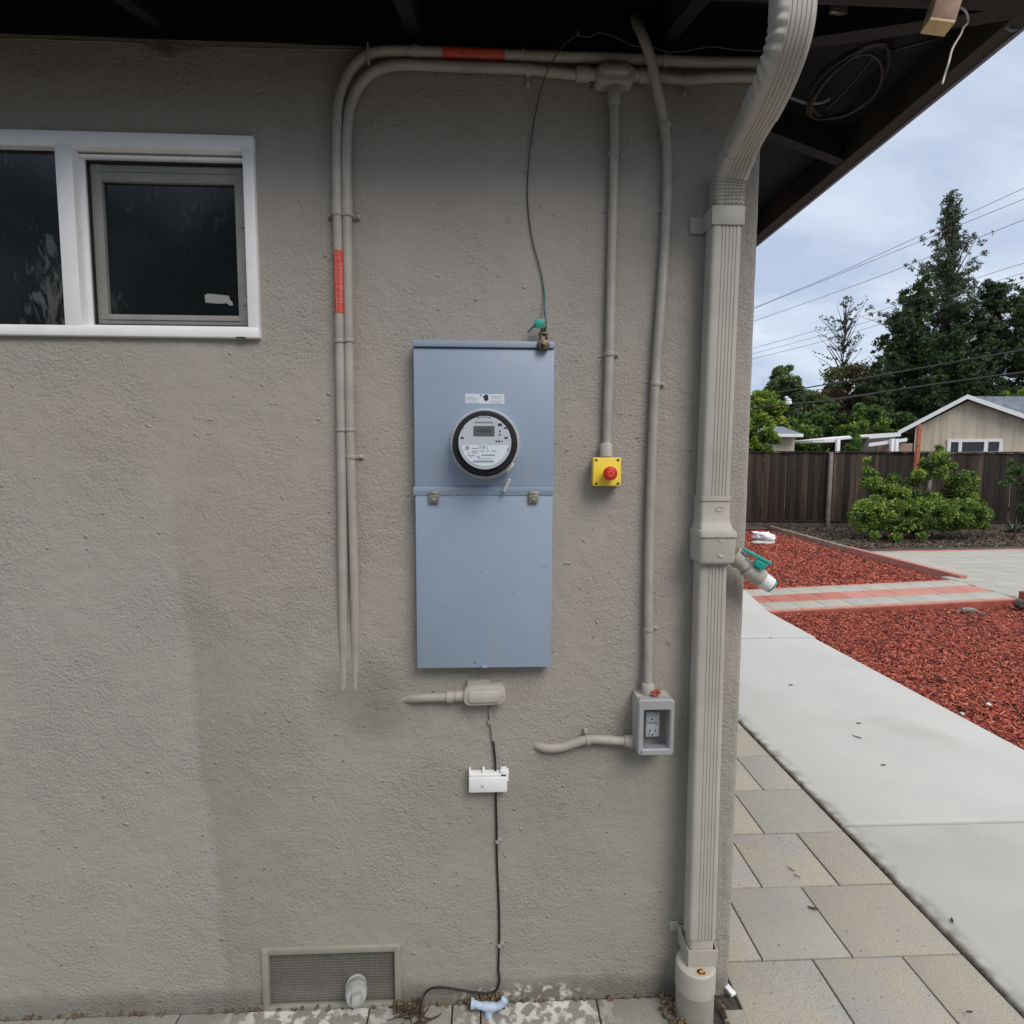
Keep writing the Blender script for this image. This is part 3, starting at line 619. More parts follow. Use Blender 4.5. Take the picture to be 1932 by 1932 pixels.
mb = MB(); mb.tube([W(1196, 142, .022), W(1208, 142, .022)], R1 * 1.1, 18); mb.tube([W(1206, 142.5, .022), W(1237, 144, .022)], R1 * 1.38, 20); mb.build('coupling', M['conduit'], cT)
mb = MB(); mb.tube(smooth_path(wpath([(1232, 143, .02), (1290, 150, .018), (1340, 147, .02), (1400, 145, .022), (1444, 146, .022)]), 6), R1 * .95, 16); mb.build('pipe', M['conduit'], cT)
strap(cT, 1295, 150, .018, R1 * .95, -1, vertical=False, wide=.011)
cC = thing('conduit', W(1143, 862), 'straight painted conduit dropping from the oval fitting to the yellow stop button', 'conduit')
mb = MB(); mb.tube([W(1159, 150, .022), W(1159, 166, .022)], R1 * 1.1, 18); p0, p1 = W(1159, 162, .022), W(1158.5, 197, .022)
mb.tube([p0, p0.lerp(p1, .1), p0.lerp(p1, .9), p1], [R1 * 1.25, R1 * 1.32, R1 * 1.32, R1 * 1.2], 20); p1b = W(1158.4, 201, .022); mb.tube([p1, p1b], [R1 * 1.15, R1 * 1.0], 18); mb.build('coupling', M['conduit'], cC)
mb = MB(); mb.tube(smooth_path(wpath([(1158.5, 190, .022), (1158.5, 300, .018), (1155, 450, .017), (1151, 640, .017), (1146, 800, .017), (1145, 845, .022)]), 5), R1 * .93, 18); mb.build('pipe', M['conduit'], cC)
strap(cC, 1158, 290, .018, R1 * .95, 1); strap(cC, 1150, 668, .017, R1 * .95, 1)
mb = MB(); p0, p1 = W(1143.5, 836, .024), W(1143.5, 862, .026); mb.tube([p0, p0.lerp(p1, .12), p1], [R1 * 1.15, R1 * 1.35, R1 * 1.3], 20); mb.build('coupling', M['spout_plastic'], cC)
cD = thing('conduit', W(1222, 1300), 'long wavy painted conduit running down to the grey outlet box', 'conduit')
mb = MB(); mb.tube(smooth_path(wpath([(1196, 34, -.02), (1200, 42, .02), (1207, 56, .055), (1218, 82, .066), (1230, 120, .060), (1239, 165, .045), (1250, 215, .028), (1256, 260, .02), (1259, 330, .018), (1256, 430, .018), (1248, 560, .018), (1238, 700, .018), (1231, 850, .018), (1226, 1000, .018), (1223.5, 1150, .018), (1223, 1240, .02), (1222.5, 1302, .03)]), 6), R1 * .95, 18); mb.build('pipe', M['conduit'], cD)
strap(cD, 1254.5, 238, .024, R1, 1); strap(cD, 1237, 724, .018, R1 * .95, 1); strap(cD, 1223.5, 1187, .018, R1 * .95, 1)
mb = MB(); p0, p1 = W(1222.5, 1289, .03), W(1222.5, 1309, .03); mb.tube([p0, p0.lerp(p1, .12), p1], [R1 * 1.2, R1 * 1.38, R1 * 1.3], 20); mb.build('connector', M['spout_plastic'], cD)
# stub with LB fitting under the panel
cE = thing('conduit_stub', W(865, 1313), 'short horizontal conduit stub with long oval fitting just below the blue panel', 'conduit')
mb = MB(); mb.tube(smooth_path(wpath([(752, 1319, -.016), (768, 1318.5, -.008), (782, 1318, .006), (802, 1316.5, .013), (845, 1315, .016), (850, 1315, .016)]), 4), R1 * .95, 18); mb.build('pipe', M['conduit'], cE)
mb = MB(); mb.tube([W(843, 1314.5, .016), W(854, 1314.5, .016)], R1 * 1.3, 18); mb.tube([W(853, 1314, .016), W(861, 1314, .016)], R1 * 1.08, 18)
mb.tube([W(860, 1313.5, .017), W(864, 1313, .017)], R1 * 1.2, 18); mb.tube([W(863, 1313, .017), W(884, 1312, .018)], R1 * 1.15, 18); mb.build('coupling', M['conduit'], cE)
a, b = W(874, 1296, .034), W(954, 1330, .034); rt = Matrix.Rotation(math.radians(-2), 3, 'Y')
def rot_about(m__, c0, R_):
    m__.v = [tuple(R_ @ (Vector(v) - c0) + c0) for v in m__.v]; return m__
c0 = (a + b) / 2
mb = MB(); mb.rprism(a.x, b.x, b.z, a.z, -.034, .004, .02, 7, bev=.006); mb.rprism(a.x + .012, a.x + .075, a.z - .01, a.z + .012, -.02, .004, .004)
rot_about(mb, c0, rt).build('fitting_body', M['conduit'], cE)
mb = MB(); mb.rprism(a.x + .001, b.x - .001, b.z + .001, a.z - .001, -.038, -.0335, .0195, 7, bev=.002); mb.rprism(a.x + .014, b.x - .015, b.z + .010, a.z - .012, -.0435, -.037, .012, 6, bev=.003)
for x in (a.x + .008, b.x - .007): mb.lathe([(.0032, 0), (.0032, .002)], (x, -.038, (a.z + b.z) / 2 - .002), n=10)
rot_about(mb, c0, rt).build('fitting_cover', M['spout_plastic'], cE)
cF = thing('conduit_stub', W(1150, 1396), 'curved conduit stub entering the left side of the outlet box', 'conduit')
mb = MB(); mb.tube(smooth_path(wpath([(1006, 1404, -.016), (1020, 1409, .003), (1036, 1411.5, .012), (1060, 1410, .014), (1085, 1402, .015), (1105, 1396, .016), (1130, 1395, .018), (1160, 1397, .02), (1196, 1399, .024)]), 5), R1 * .95, 18); mb.build('pipe', M['conduit'], cF)
mb = MB(); c = W(1109, 1396, .016); mb.lathe([(R1, -.006), (R1 * 1.18, -.005), (R1 * 1.18, .005), (R1, .006)], c, (1, 0, .1), 18); c2 = W(1105, 1381, .012); mb.box(c2.x - .005, c2.x + .006, -.010, .0, c2.z - .014, c2.z + .008, .003); mb.lathe([(.006, 0), (.006, .004), (.002, .006)], (c2.x, -.009, c2.z), n=10); mb.build('strap', M['conduit'], cF)
mb = MB(); mb.tube([W(1178, 1398, .024), W(1186, 1398.5, .024)], R1 * 1.25, 16); mb.tube([W(1184, 1398.5, .024), W(1200, 1399.5, .026)], R1 * 1.4, 16); mb.build('connector', M['conduit'], cF)

# ================================================================== METER PANEL
BO = .042                                                      # how far the panel stands out of the stucco
panel = thing('electrical_panel', W(915, 1262), 'tall blue-grey metal meter panel on the stucco wall', 'electrical panel')
a, b = W(779, 645, BO), W(1042, 1259, BO)
mb = MB(); mb.box(a.x + .003, b.x - .002, -BO + .006, .01, b.z + .002, a.z - .002, .002); mb.build('cabinet', M['box'], panel)
e1, e2 = W(780, 657, BO), W(1043.5, 926, BO)
mb = MB(); mb.box(e1.x, e2.x, -BO, -BO + .007, e2.z, e1.z, .0015); mb.build('upper_cover', M['box'], panel)
e3 = W(1040, 1258, BO); mb = MB(); mb.box(e1.x + .001, e2.x - .001, -BO - .001, -BO + .007, e3.z, e2.z - .006, .0015)
c = W(914, 1257, BO); mb.box(c.x - .007, c.x + .007, -BO - .004, -BO, c.z - .004, c.z + .003, .001); c = W(896, 1250, BO); mb.lathe([(.0018, 0), (.0018, .001)], (c.x, -BO - .001, c.z), n=8, mi=1)
mb.build('lower_cover', [M['box'], M['ink']], panel)
mb = MB(); t1, t2 = W(778, 640, BO + .006), W(1046.5, 657, BO + .006)
dz = .003
mb.box(t1.x, t2.x, -BO - .006, .0, t2.z + .001, t1.z - .002, .0012); mb.build('top_cap', M['box'], panel)
mb = MB(); m1, m2 = W(780, 919, BO + .005), W(1043, 935, BO + .005)
mb.loft([[(x, -BO, m2.z), (x, -BO - .003, m2.z + .001), (x, -BO - .004, m2.z + .006), (x, -BO - .007, m1.z - .008), (x, -BO - .006, m1.z - .001), (x, -BO, m1.z)] for x in (m1.x, m2.x)]); mb.build('middle_flange', M['box'], panel)
for px in (818, 1007):
    mb = MB(); c = W(px, 929, BO + .01); w_ = .0135
    mb.box(c.x - w_, c.x + w_, -BO - .011, -BO - .002, c.z - .006, c.z + .002, .003); mb.box(c.x - w_ * .96, c.x + w_ * .96, -BO - .0095, -BO - .006, c.z - .028, c.z - .004, .001)
    mb.lathe([(.0045, 0), (.0045, .003), (.002, .004)], (c.x, -BO - .009, c.z - .020), n=12); mb.build('latch', M['latch'], panel)
# instruction sticker above the meter
st = MB(); wbox(st, 878, 743, 951.5, 762, BO, BO + .0008); st = st.build('instruction_sticker', M['facelab'], panel)
mb = MB()
for (x0, y0, x1) in ((880, 749, 896), (880, 752, 903), (880, 754.5, 900), (881, 759, 905), (926, 748, 948), (925, 751, 946), (925, 756, 949), (926, 759, 945)): wbox(mb, x0, y0, x1, y0 + .7, BO + .0008, BO + .0012, mi=1)
c = W(917.5, 752.5, BO); mb.lathe([(.0058, 0), (.0058, .0006)], (c.x, -BO - .0008, c.z), n=16)
mb.v = [(v[0] + 0, v[1], v[2]) for v in mb.v]
for (x, y, s) in ((913.5, 748.5, 2), (916.5, 746, 2), (919.5, 747, 2)): c = W(x, y, BO); mb.lathe([(s * mpp(), 0), (s * mpp(), .0007)], (c.x, -BO - .0008, c.z), n=8)
wbox(mb, 906.5, 744, 908, 748, BO + .0008, BO + .0012); mb.build('sticker_print', [M['ink'], M['inkgrey']], st)
# the meter
met = bpy.data.objects.new('electricity_meter', None); COL.objects.link(met); met.parent = panel
mc = W(915, 837.5, BO + .01); met.location = Vector((mc.x, -BO, mc.z)) - panel.location; met.empty_display_size = .05
ctr = Vector((mc.x, -BO, mc.z)); 
mb = MB(); mb.lathe([(.0935, -.001), (.0925, .006), (.0895, .015), (.0895, .022), (.0880, .0255), (.0850, .0255), (.0835, .024), (.0830, .010)], ctr, n=80, caps=False); mb.build('socket_ring', M['ring'], met)
mb = MB(); mb.lathe([(.0825, .001), (.0825, .020), (.0800, .026), (.0795, .060), (.0765, .066), (.0660, .066), (.0660, .04)], ctr, n=80); mb.build('base_collar', M['black'], met)
FO_ = .083
mb = MB(); mb.lathe([(.0668, .05), (.0668, FO_ - .012), (.0665, FO_ - .003), (.0650, FO_), (.0, FO_)], ctr, n=80, caps=False); face = mb.build('face_plate', M['face'], met)
mb = MB(); mb.lathe([(.0795, .060), (.0785, .085), (.0745, .099), (.070, .1035), (.0, .105)], ctr, n=64, caps=False); mb.build('glass_dome', M['dome'], met)
FF = BO + FO_
def mark(x0, y0, x1, y1, key, name=None, d=.0008, acc=None):
    m__ = acc or MB(); wbox(m__, x0, y0, x1, y1, FF + (.0004 if acc is None else .0), FF + d); return m__
# lower bright nameplate: a chord-shaped plate
mb = MB(); pc = W(917.5, 836.5, FF); rr_ = .0585; zc = W(917, 838, FF).z; pts = []
for k in range(33):
    an = math.radians(186 + 168 * k / 32); pts.append((ctr.x + rr_ * math.cos(an), ctr.z + rr_ * math.sin(an)))
mb.loft([[(x, -FF - .0002, z) for x, z in pts], [(x, -FF - .0012, z) for x, z in pts]]); mb.build('nameplate', M['facelab'], met)
mb = MB(); wbox(mb, 893.5, 803.5, 933, 822.5, FF, FF + .0012); lc = mb.build('lcd_display', M['lcd'], met)
c = W(913, 813, FF + .0014); text_obj('41036', .0125, M['ink'], lc, 'lettering', (c.x, c.y, c.z), 0, width=.036)
mb = MB()
for (x0, y0, x1, y1) in ((940, 799, 947, 803.5), (870, 806, 874.5, 808.5), (869, 824.5, 875, 827.5), (951, 806, 956, 808.5), (952, 824.5, 958, 827.5), (942, 812, 944.5, 815), (942, 818.5, 944.5, 821.5), (950.5, 842, 953, 844), (958, 846, 959.5, 850),
                         (901, 787.2, 902.8, 789), (923.5, 787, 925.5, 789)): mb = MB(); wbox(mb, x0, y0, x1, y1, FF, FF + .001); mb.build('face_mark', M['ink'], met)
for (x, y, r_) in ((936.5, 832.5, 1.6), (941.5, 832.5, 1.8), (946.8, 832.6, 1.2)): c = W(x, y, FF); mb = MB(); mb.lathe([(r_ * mpp(FF), 0), (r_ * mpp(FF), .001)], (c.x, -FF, c.z), n=12); mb.build('face_mark', M['ink'], met)
mb = MB()
for (x0, y0, x1, y1) in ((896, 795.5, 930, 798), (904, 784.6, 922, 785.4), (900, 787, 926, 787.6)): wbox(mb, x0, y0, x1, y1, FF, FF + .0008)
# ring emblem
mbE = MB(); c = W(881.5, 845, FF); mbE.lathe([(.0034, .0012), (.0034, .0020), (.0050, .0020), (.0050, .0012)], (c.x, -FF, c.z), n=20, caps=False); mbE.lathe([(.0018, .001), (.0018, .002)], (c.x, -FF, c.z), n=10); mbE.build('ring_emblem', M['inkgrey'], met)
rl = random.Random(3)
for (x0, y, x1, h) in ((890, 845, 902, 1.6), (890, 850.5, 902, 1.5), (905, 850.3, 914, 1.6), (918, 850, 923, 1.4), (928, 850, 937, 1.6), (883, 854, 886, 1.5), (890, 854, 903, 1.2), (882, 858.5, 897, 1.5), (900, 861, 906, 2), (909, 857.3, 934, 2.6), (886, 862, 891, 1.3)):
    x = x0
    while x < x1: w_ = rl.choice((.9, 1.3, 1.8)); wbox(mb, x, y, min(x + w_, x1), y + h, FF + .001, FF + .0018); x += w_ + .6
x = 905                                                           # outlined class mark
for q in (905, 910.5, 914, 919.5): wbox(mb, q, 841, q + .7, 848, FF + .001, FF + .0018)
for q in (905, 910.5, 914): wbox(mb, q, 841, q + 3.2, 841.6, FF + .001, FF + .0018); wbox(mb, q, 844.2, q + 3.2, 844.8, FF + .001, FF + .0018)
x = 892.5
while x < 931: w_ = rl.choice((.5, .9, 1.4)); wbox(mb, x, 868.5, x + w_, 872.3, FF + .001, FF + .0018); x += w_ + .65
x = 902
while x < 929: wbox(mb, x, 864.6, x + .8, 865.6, FF + .001, FF + .0018); x += 1.4
mb.build('nameplate_print', M['inkgrey'], met)
# lock lug and seal tag at the ring's lower right
mb = MB(); p = W(963, 882, BO + .03); mb.box(p.x - .004, p.x + .004, p.y - .003, p.y + .012, p.z - .013, p.z + .013, .002, rot=Matrix.Rotation(math.radians(40), 3, 'Y')); mb.build('lock_lug', M['ring'], met)
mb = MB(); mb.tube(smooth_path([W(960, 884, BO + .034), W(956, 889, BO + .04), W(960, 895, BO + .03), W(961, 903, BO + .022)], 4), .0008, 6)
q0, q1 = W(961, 903, BO + .02), W(950.5, 928, BO + .016); mb.tube([q0, q0.lerp(q1, .05), q0.lerp(q1, .95), q1], [.003, .0048, .0048, .003], 8)
mb.build('seal_tag', M['ring'], met)
# ground clamp on top right corner
clampt = thing('ground_clamp', W(1025, 658, BO), 'bronze ground clamp gripping the panel\'s top right edge', 'ground clamp')
mb = MB(); wbox(mb, 1016.5, 641, 1034.5, 659, BO - .01, BO + .018, .002); wbox(mb, 1018, 628, 1022, 643, BO - .01, BO + .012, .001); wbox(mb, 1030, 628, 1034, 643, BO - .01, BO + .012, .001); wbox(mb, 1017, 626.5, 1035, 631, BO - .008, BO + .013, .0015)
c = W(1025, 650, BO + .018); mb.lathe([(.0052, 0), (.0052, .003), (.0032, .0035), (.0032, .006), (.001, .0065)], (c.x, -BO - .018, c.z), n=6)
wbox(mb, 1014, 645, 1018, 656, BO, BO + .013, .001); wbox(mb, 1033.5, 645, 1037, 656, BO, BO + .013, .001)
c = W(1026, 622, BO); mb.lathe([(.007, -.008), (.0085, -.004), (.0085, .004), (.006, .007)], (c.x, -BO + .012, c.z), (0, 0, 1), 12); mb.build('clamp_body', M['bronze'], clampt)
mb = MB(); c = W(1019, 608, BO); mb.rprism(c.x - .0155, c.x + .0125, c.z - .010, c.z + .010, -.036, -.033, .008, bev=.0008)
mb.box(c.x - .016, c.x - .0, -.035, -.032, c.z - .013, c.z - .006, .001); mb.build('tag', M['teal'], clampt)
mb = MB(); p0, p1 = W(1011, 611, .036), W(996, 627, .036); mb.tube([p0, p1], .0032, 8); mb.build('tag_strip', mat('tag_dark', (.07, .13, .16), .5), clampt)
gw = thing('ground_wire', W(1027, 622), 'thin wandering ground wire climbing from the clamp up to the eave', 'wire')
mb = MB(); mb.tube(smooth_path(wpath([(1026, 634, .04), (1031, 612, .04), (1027, 590, .02), (1027, 560, .008), (1024, 530, .006), (1016, 495, .006), (1006, 460, .006), (998, 410, .006), (995, 360, .006), (998, 300, .006), (1003, 260, .006), (1011, 210, .008), (1022, 165, .02), (1034, 130, .05), (1052, 100, .06), (1071, 78, .06), (1090, 67, .06), (1110, 70, .06), (1132, 62, .06), (1160, 70, .06), (1195, 86, .06), (1228, 88, .055), (1262, 98, .05), (1300, 95, .05), (1342, 88, .05), (1380, 93, .05), (1430, 96, .05), (1480, 98, .05)]), 6), .0016, 8)
mb.tube([W(1090, 67, .06), W(1091, 58, .07)], .003, 6)
mbt = MB(); mbt.tube(smooth_path(wpath([(1028, 618, .042), (1030, 600, .03), (1028, 580, .015), (1028, 556, .0085), (1026, 540, .0070), (1024, 528, .0065)]), 5), .0020, 8); mbt.build('bare_end', M['teal_wire'], gw)
mb.build('wire_run', M['wire'], gw)

# ================================================================== EMERGENCY STOP
es = thing('emergency_stop_button', W(1143, 917), 'yellow box with round red stop button beside the panel', 'emergency button')
mb = MB(); a, b = W(1120, 864, .036), W(1171, 917, .036); mb.rprism(a.x - .001, b.x, b.z, a.z, -.036, .002, .004); mb.build('back_box', M['boxgrey'], es)
mb = MB(); a, b = W(1119.5, 863, .052), W(1171.5, 917, .052); mb.rprism(a.x, b.x, b.z, a.z, -.052, -.034, .005, bev=.002); mb.build('yellow_cover', M['yellow'], es)
sm_ = mat('screw_hole', (.10, .05, .02), .5)
for x, y in ((1125, 868), (1166, 868), (1125, 912.5), (1166, 912.5)): mb = MB(); c = W(x, y, .052); mb.lathe([(.0036, 0), (.0036, .0006), (.0022, .0007)], (c.x, -.052, c.z), n=12); mb.build('screw', sm_, es)
c = W(1148, 893, .052); mb = MB(); mb.lathe([(.0135, 0), (.0135, .012), (.0165, .014), (.0185, .020), (.0182, .026), (.015, .0305), (.009, .0325), (0, .033)], (c.x, -.052, c.z), n=40, caps=False); bt = mb.build('red_button', M['red'], es)
mb = MB(); mb.lathe([(.0058, 0), (.0058, .0006), (.0068, .0006), (.0068, 0)], (c.x, -.0845, c.z), n=24, caps=False)
for k in range(3):
    an = 2.1 * k + .3; u = Vector((math.cos(an), 0, math.sin(an))); q = Vector((c.x, -.0849, c.z)) + u * .0062; mb.box(q.x - .0014, q.x + .0014, q.y - .0006, q.y + .0004, q.z - .0014, q.z + .0014)
mb.build('ring_mark', mat('ring_pink', (.85, .30, .20), .5), bt)

# ================================================================== OUTLET BOX
ob = thing('outlet_box', W(1235, 1425), 'grey weatherproof outlet box with smoky cover near the downspout', 'outlet box')
OD = .075
a, b = W(1203, 1318, OD - .02), W(1266, 1424, OD - .02)
mb = MB(); fr = W(1206, 1322, OD); fe = W(1271, 1425.5, OD)
x0, x1, z0, z1 = fr.x, fe.x - .004, fe.z + .002, fr.z - .001
th = .005
for q in ((x0, x0 + th, z0, z1), (x1 - th, x1, z0, z1), (x0, x1, z0, z0 + th), (x0, x1, z1 - th, z1)): mb.box(q[0], q[1], -OD + .026, .0, q[2] + .0002, q[3] - .0002, .001)
mb.box(x0 + .001, x1 - .001, -.012, -.002, z0 + .001, z1 - .001); mb.build('housing', M['spout_plastic'], ob)
# cover: rounded frame with opening
fx0, fx1, fz0, fz1 = fr.x - .001, fe.x, fe.z, fr.z + .001
ox0, ox1, oz0, oz1 = W(1216.5, 1, OD).x, 0, 0, 0
oa, obb = W(1215.5, 1341, OD), W(1262.5, 1413.5, OD)
def rr_ring(x0, x1, z0, z1, r, y, n=6):
    out = []
    for cx, cz, a0 in ((x1 - r, z1 - r, 0), (x0 + r, z1 - r, 90), (x0 + r, z0 + r, 180), (x1 - r, z0 + r, 270)):
        for k in range(n + 1): an = math.radians(a0 + 90 * k / n); out.append((cx + r * math.cos(an), y, cz + r * math.sin(an)))
    return out
mb = MB(); mb.loft([rr_ring(fx0, fx1, fz0, fz1, .010, -OD + .027), rr_ring(fx0, fx1, fz0, fz1, .010, -OD + .004), rr_ring(fx0 + .003, fx1 - .003, fz0 + .003, fz1 - .003, .009, -OD),
    rr_ring(oa.x - .003, obb.x + .003, obb.z - .003, oa.z + .003, .006, -OD), rr_ring(oa.x, obb.x, obb.z, oa.z, .004, -OD + .004), rr_ring(oa.x, obb.x, obb.z, oa.z, .004, -OD + .027)], caps=False)
c = W(1211, 1419, OD); mb.lathe([(.004, 0), (.004, .002), (.0025, .0022)], (c.x, -OD, c.z), n=12, mi=1); c = W(1267.5, 1401, OD); mb.box(c.x - .0012, c.x + .0012, -OD - .0006, -OD, c.z - .005, c.z + .005, mi=1)
mb.build('cover_frame', [M['cover_grey'], M['plate_grey']], ob)
mb = MB(); mb.box(oa.x - .001, obb.x + .001, -OD + .004, -OD + .0055, obb.z - .001, oa.z + .001); mb.build('cover_window', M['smoke'], ob)
yb = -.030
mb = MB(); mb.box(x0 + .006, x1 - .03, yb + .004, -.012, z0 + .030, z1 - .006, .002); mb.build('mounting_plate', M['plate_grey'], ob)
ra, rb = W(1219, 1343, .03), W(1243, 1389, .03)
mb = MB(); mb.box(ra.x, rb.x, yb - .003, yb + .004, rb.z, ra.z, .0015); rec = mb.build('receptacle', M['plug_white'], ob)
mb = MB()
for (x0_, y0_, x1_, y1_) in ((1225, 1376, 1226.6, 1382), (1236, 1376.5, 1237.4, 1381.5), (1229.5, 1385, 1232.5, 1388), (1222.5, 1384.5, 1225, 1386.5), (1229, 1356, 1232.5, 1358.5)): mb = MB(); wbox(mb, x0_, y0_, x1_, y1_, .033, .0336); mb.build('slot', M['ink'], rec)
mb = MB()
for (x0_, y0_, x1_, y1_) in ((1222, 1361.5, 1224, 1366), (1226, 1361.5, 1228, 1366), (1230, 1361.5, 1232, 1366), (1235, 1361, 1237, 1367), (1239, 1361, 1240.5, 1367)): wbox(mb, x0_, y0_, x1_, y1_, .033, .0340)
mb.build('test_buttons', M['inkgrey'], rec)
mb = MB(); rl = random.Random(5); c = W(1238, 1307, .05)
for k in range(26): p = c + Vector((rl.uniform(-.012, .010), rl.uniform(-.012, .012), rl.uniform(-.003, .007))); mb.box(p.x - .003, p.x + .003, p.y - .002, p.y + .002, p.z - .002, p.z + .002, rot=Matrix.Rotation(rl.uniform(0, 3), 3, 'Y'))
tag(mb.build('orange_debris', mat('orange_tape', (.42, .10, .055), .7, var=.3, vscale=90)), 'crumpled orange scrap lying on top of the outlet box', 'scrap')

# ================================================================== WHITE CABLE COVER AND BLACK CABLE
wc = thing('cable_cover', W(921, 1496), 'broken white plastic cover crossing the black cable', 'cable cover')
mb = MB(); a, b = W(884.5, 1464, .03), W(957, 1495, .03)
mb.box(a.x, b.x, -.030, .0, b.z, a.z - .006, .003); mb.box(a.x + .001, b.x - .002, -.028, -.001, a.z - .008, a.z + .002, .002)
mb.box(a.x, a.x + .005, -.028, -.004, a.z - .01, a.z + .012, .001); c = W(912, 1455, .02); mb.box(c.x - .003, c.x + .004, -.024, -.002, a.z - .004, a.z + .012, .001)
c = W(950, 1457, .024); mb.box(c.x - .009, c.x + .010, -.028, -.002, a.z - .006, a.z + .012, .002); mb.box(c.x + .006, c.x + .015, -.024, -.002, a.z - .022, a.z + .006, .002); mb.build('shell', M['whiteplas'], wc)
c = W(910.5, 1483, .03); mb = MB(); mb.lathe([(.0045, 0), (.0045, .0012), (.003, .0018)], (c.x, -.030, c.z), n=14); mb.build('screw', M['ring'], wc)
cab = thing('black_cable', W(936, 1600), 'thin black cable running down the wall below the panel to the ground', 'cable')
mb = MB(); mb.tube(smooth_path(wpath([(924, 1340, .003), (927, 1360, .004), (930, 1395, .0045), (934, 1430, .006), (935, 1460, .010), (935.5, 1500, .008), (937, 1560, .006), (937.5, 1620, .005), (940, 1680, .005), (942, 1740, .005), (941.5, 1790, .006), (940.5, 1830, .006), (942.5, 1850, .007), (936, 1868, .009), (920, 1874, .012), (898, 1873, .014), (868, 1868, .015), (835, 1863, .016), (812, 1866, .017), (800, 1878, .02), (795, 1900, .04), (792, 1940, .07), (790, 1990, .10)]), 6), .0031, 10); mb.build('cable_run', M['cable'], cab)
for x, y in ((938, 1587), (942, 1783)):
    c = W(x, y, .006); mb = MB(); mb.lathe([(.0034, -.004), (.006, -.004), (.006, .004), (.0034, .004)], c, (0, 0, 1), 12, caps=False); mb.box(c.x, c.x + .013, -.007, .001, c.z - .002, c.z + .006, .002); mb.lathe([(.003, 0), (.003, .004)], (c.x + .010, -.006, c.z + .005), n=10); mb.build('clip', M['pvc'], cab)
mb = MB(); pp = smooth_path(wpath([(923, 1335, .001), (925, 1350, .004), (928, 1372, .0045), (931, 1398, .005)]), 5); mb.tube(pp, .0042, 10); mb.box(pp[8].x - .010, pp[8].x - .002, -.008, 0, pp[8].z - .006, pp[8].z + .006, .002); mb.build('painted_end', M['stucco'], cab)

# ================================================================== DOWNSPOUT
ds = thing('downspout', W(1322, 1800), 'tall beige rectangular downspout bending out to the gutter at the house corner', 'downspout')
HW, HD = .0405, .0275
def spout_section(sw=1., sd=1., ribs=True):
    pts = []; r = .010; w, d = HW * sw, HD * sd
    def arc(cx, cy, a0):
        for k in range(4): an = math.radians(a0 + 30 * k); pts.append((cx + r * math.cos(an), cy + r * math.sin(an)))
    arc(w - r, -d + r, 270)                 # front right ... order: counter-clockwise seen from above with front = -y
    arc(w - r, d - r, 0); arc(-w + r, d - r, 90); arc(-w + r, -d + r, 180)
    # front face from left to right with ribs
    fr = []
    if ribs:
        g0 = -w + r + .010; n = 5; pitch = (2 * (w - r) - .012) / n
        for k in range(n):
            x = g0 + k * pitch
            fr += [(x + pitch * .18, -d), (x + pitch * .30, -d + .0019), (x + pitch * .70, -d + .0019), (x + pitch * .82, -d)]
    return pts + fr
def frames(path, i):
    t = (path[min(i + 1, len(path) - 1)] - path[max(i - 1, 0)]).normalized(); s = (Vector((1, 0, 0)) - t * t.x).normalized(); n = s.cross(t).normalized()
    if n.y < 0: n = -n
    return s, n
def sweep(path, sec_fn):
    rings = []
    for i, p in enumerate(path):
        s, n = frames(path, i); rings.append([p + s * a + n * b for a, b in sec_fn(i)])
    m__ = MB(); m__.loft(rings); return m__
PC = .012 + HD                                # centre of the straight pipe off the wall
kp = wpath([(1497, -40, .345), (1495.5, 10, .345), (1491, 55, .340), (1480, 100, .322), (1464, 145, .285), (1445, 188, .235), (1430, 218, .19), (1411, 252, .135), (1392, 292, .085), (1382, 318, .062), (1374, 342, .048), (1370.5, 366, .041), (1370, 390, PC), (1368.5, 420, PC)])
fp = smooth_path(kp, 8)
def seg(i0, i1, sc=1.):
    return fp[i0:i1 + 1]
up = seg(0, 46)
def sec_up(i):
    s = spout_section(1, 1)
    k = (i - 14) / 28
    if 0 < k < 1 and True:
        am = (.0042 * (1 if i % 4 < 2 else -.2)) * math.sin(math.pi * min(1, max(0, k))) ** .5
        s = [(a + (am if a < -HW * .55 else 0), b) for a, b in s]
    return s
up2 = [];                                     # denser path for crimps
def dense(path, n):
    out = []
    for a, b in zip(path[:-1], path[1:]):
        for k in range(n): out.append(a.lerp(b, k / n))
    return out + [path[-1]]
upd = dense(up, 3)
def sec_upd(i):
    s = spout_section(1, 1); k = (i / 3 - 10) / 30
    if 0 < k < 1:
        ph = (i % 12) / 12; am = .0038 * (math.sin(2 * math.pi * ph) * .5 + .5) * math.sin(math.pi * k) ** .5
        s = [(a + (am if a < -HW * .7 else am * .4 if a < -HW * .5 else 0), b + (am if b < 0 and a < -HW * .6 else 0)) for a, b in s]
    return s
mb = sweep(upd, sec_upd); mb.build('upper_elbow', M['spout'], ds)
midp = seg(44, 66); mb = sweep(midp, lambda i: spout_section(.955, .95)); mb.build('offset_pipe', M['spout'], ds)
lowp = dense(seg(63, len(fp) - 1 - 3), 3)
NL = len(lowp)
def sec_low(i):
    s = spout_section(1, 1, False); f = i / NL
    s = spout_section(1, 1)
    if .38 < f < .93:
        ph = (f - .38) / .55 * 8; am = .0036 * (.5 - .5 * math.cos(2 * math.pi * ph)); s = [(a * (1 - am / HW), b * (1 - am / HD) if b < 0 else b) for a, b in s]
    return s
mb = sweep(lowp, sec_low); mb.build('lower_elbow', M['spout'], ds)
ptop, pmid, pbot = W(1373, 398, PC), W(1348, 1000, PC), W(1322, 1760, PC + HD)
ptop.x = .6125; pmid.x = .606; pbot.x = .600
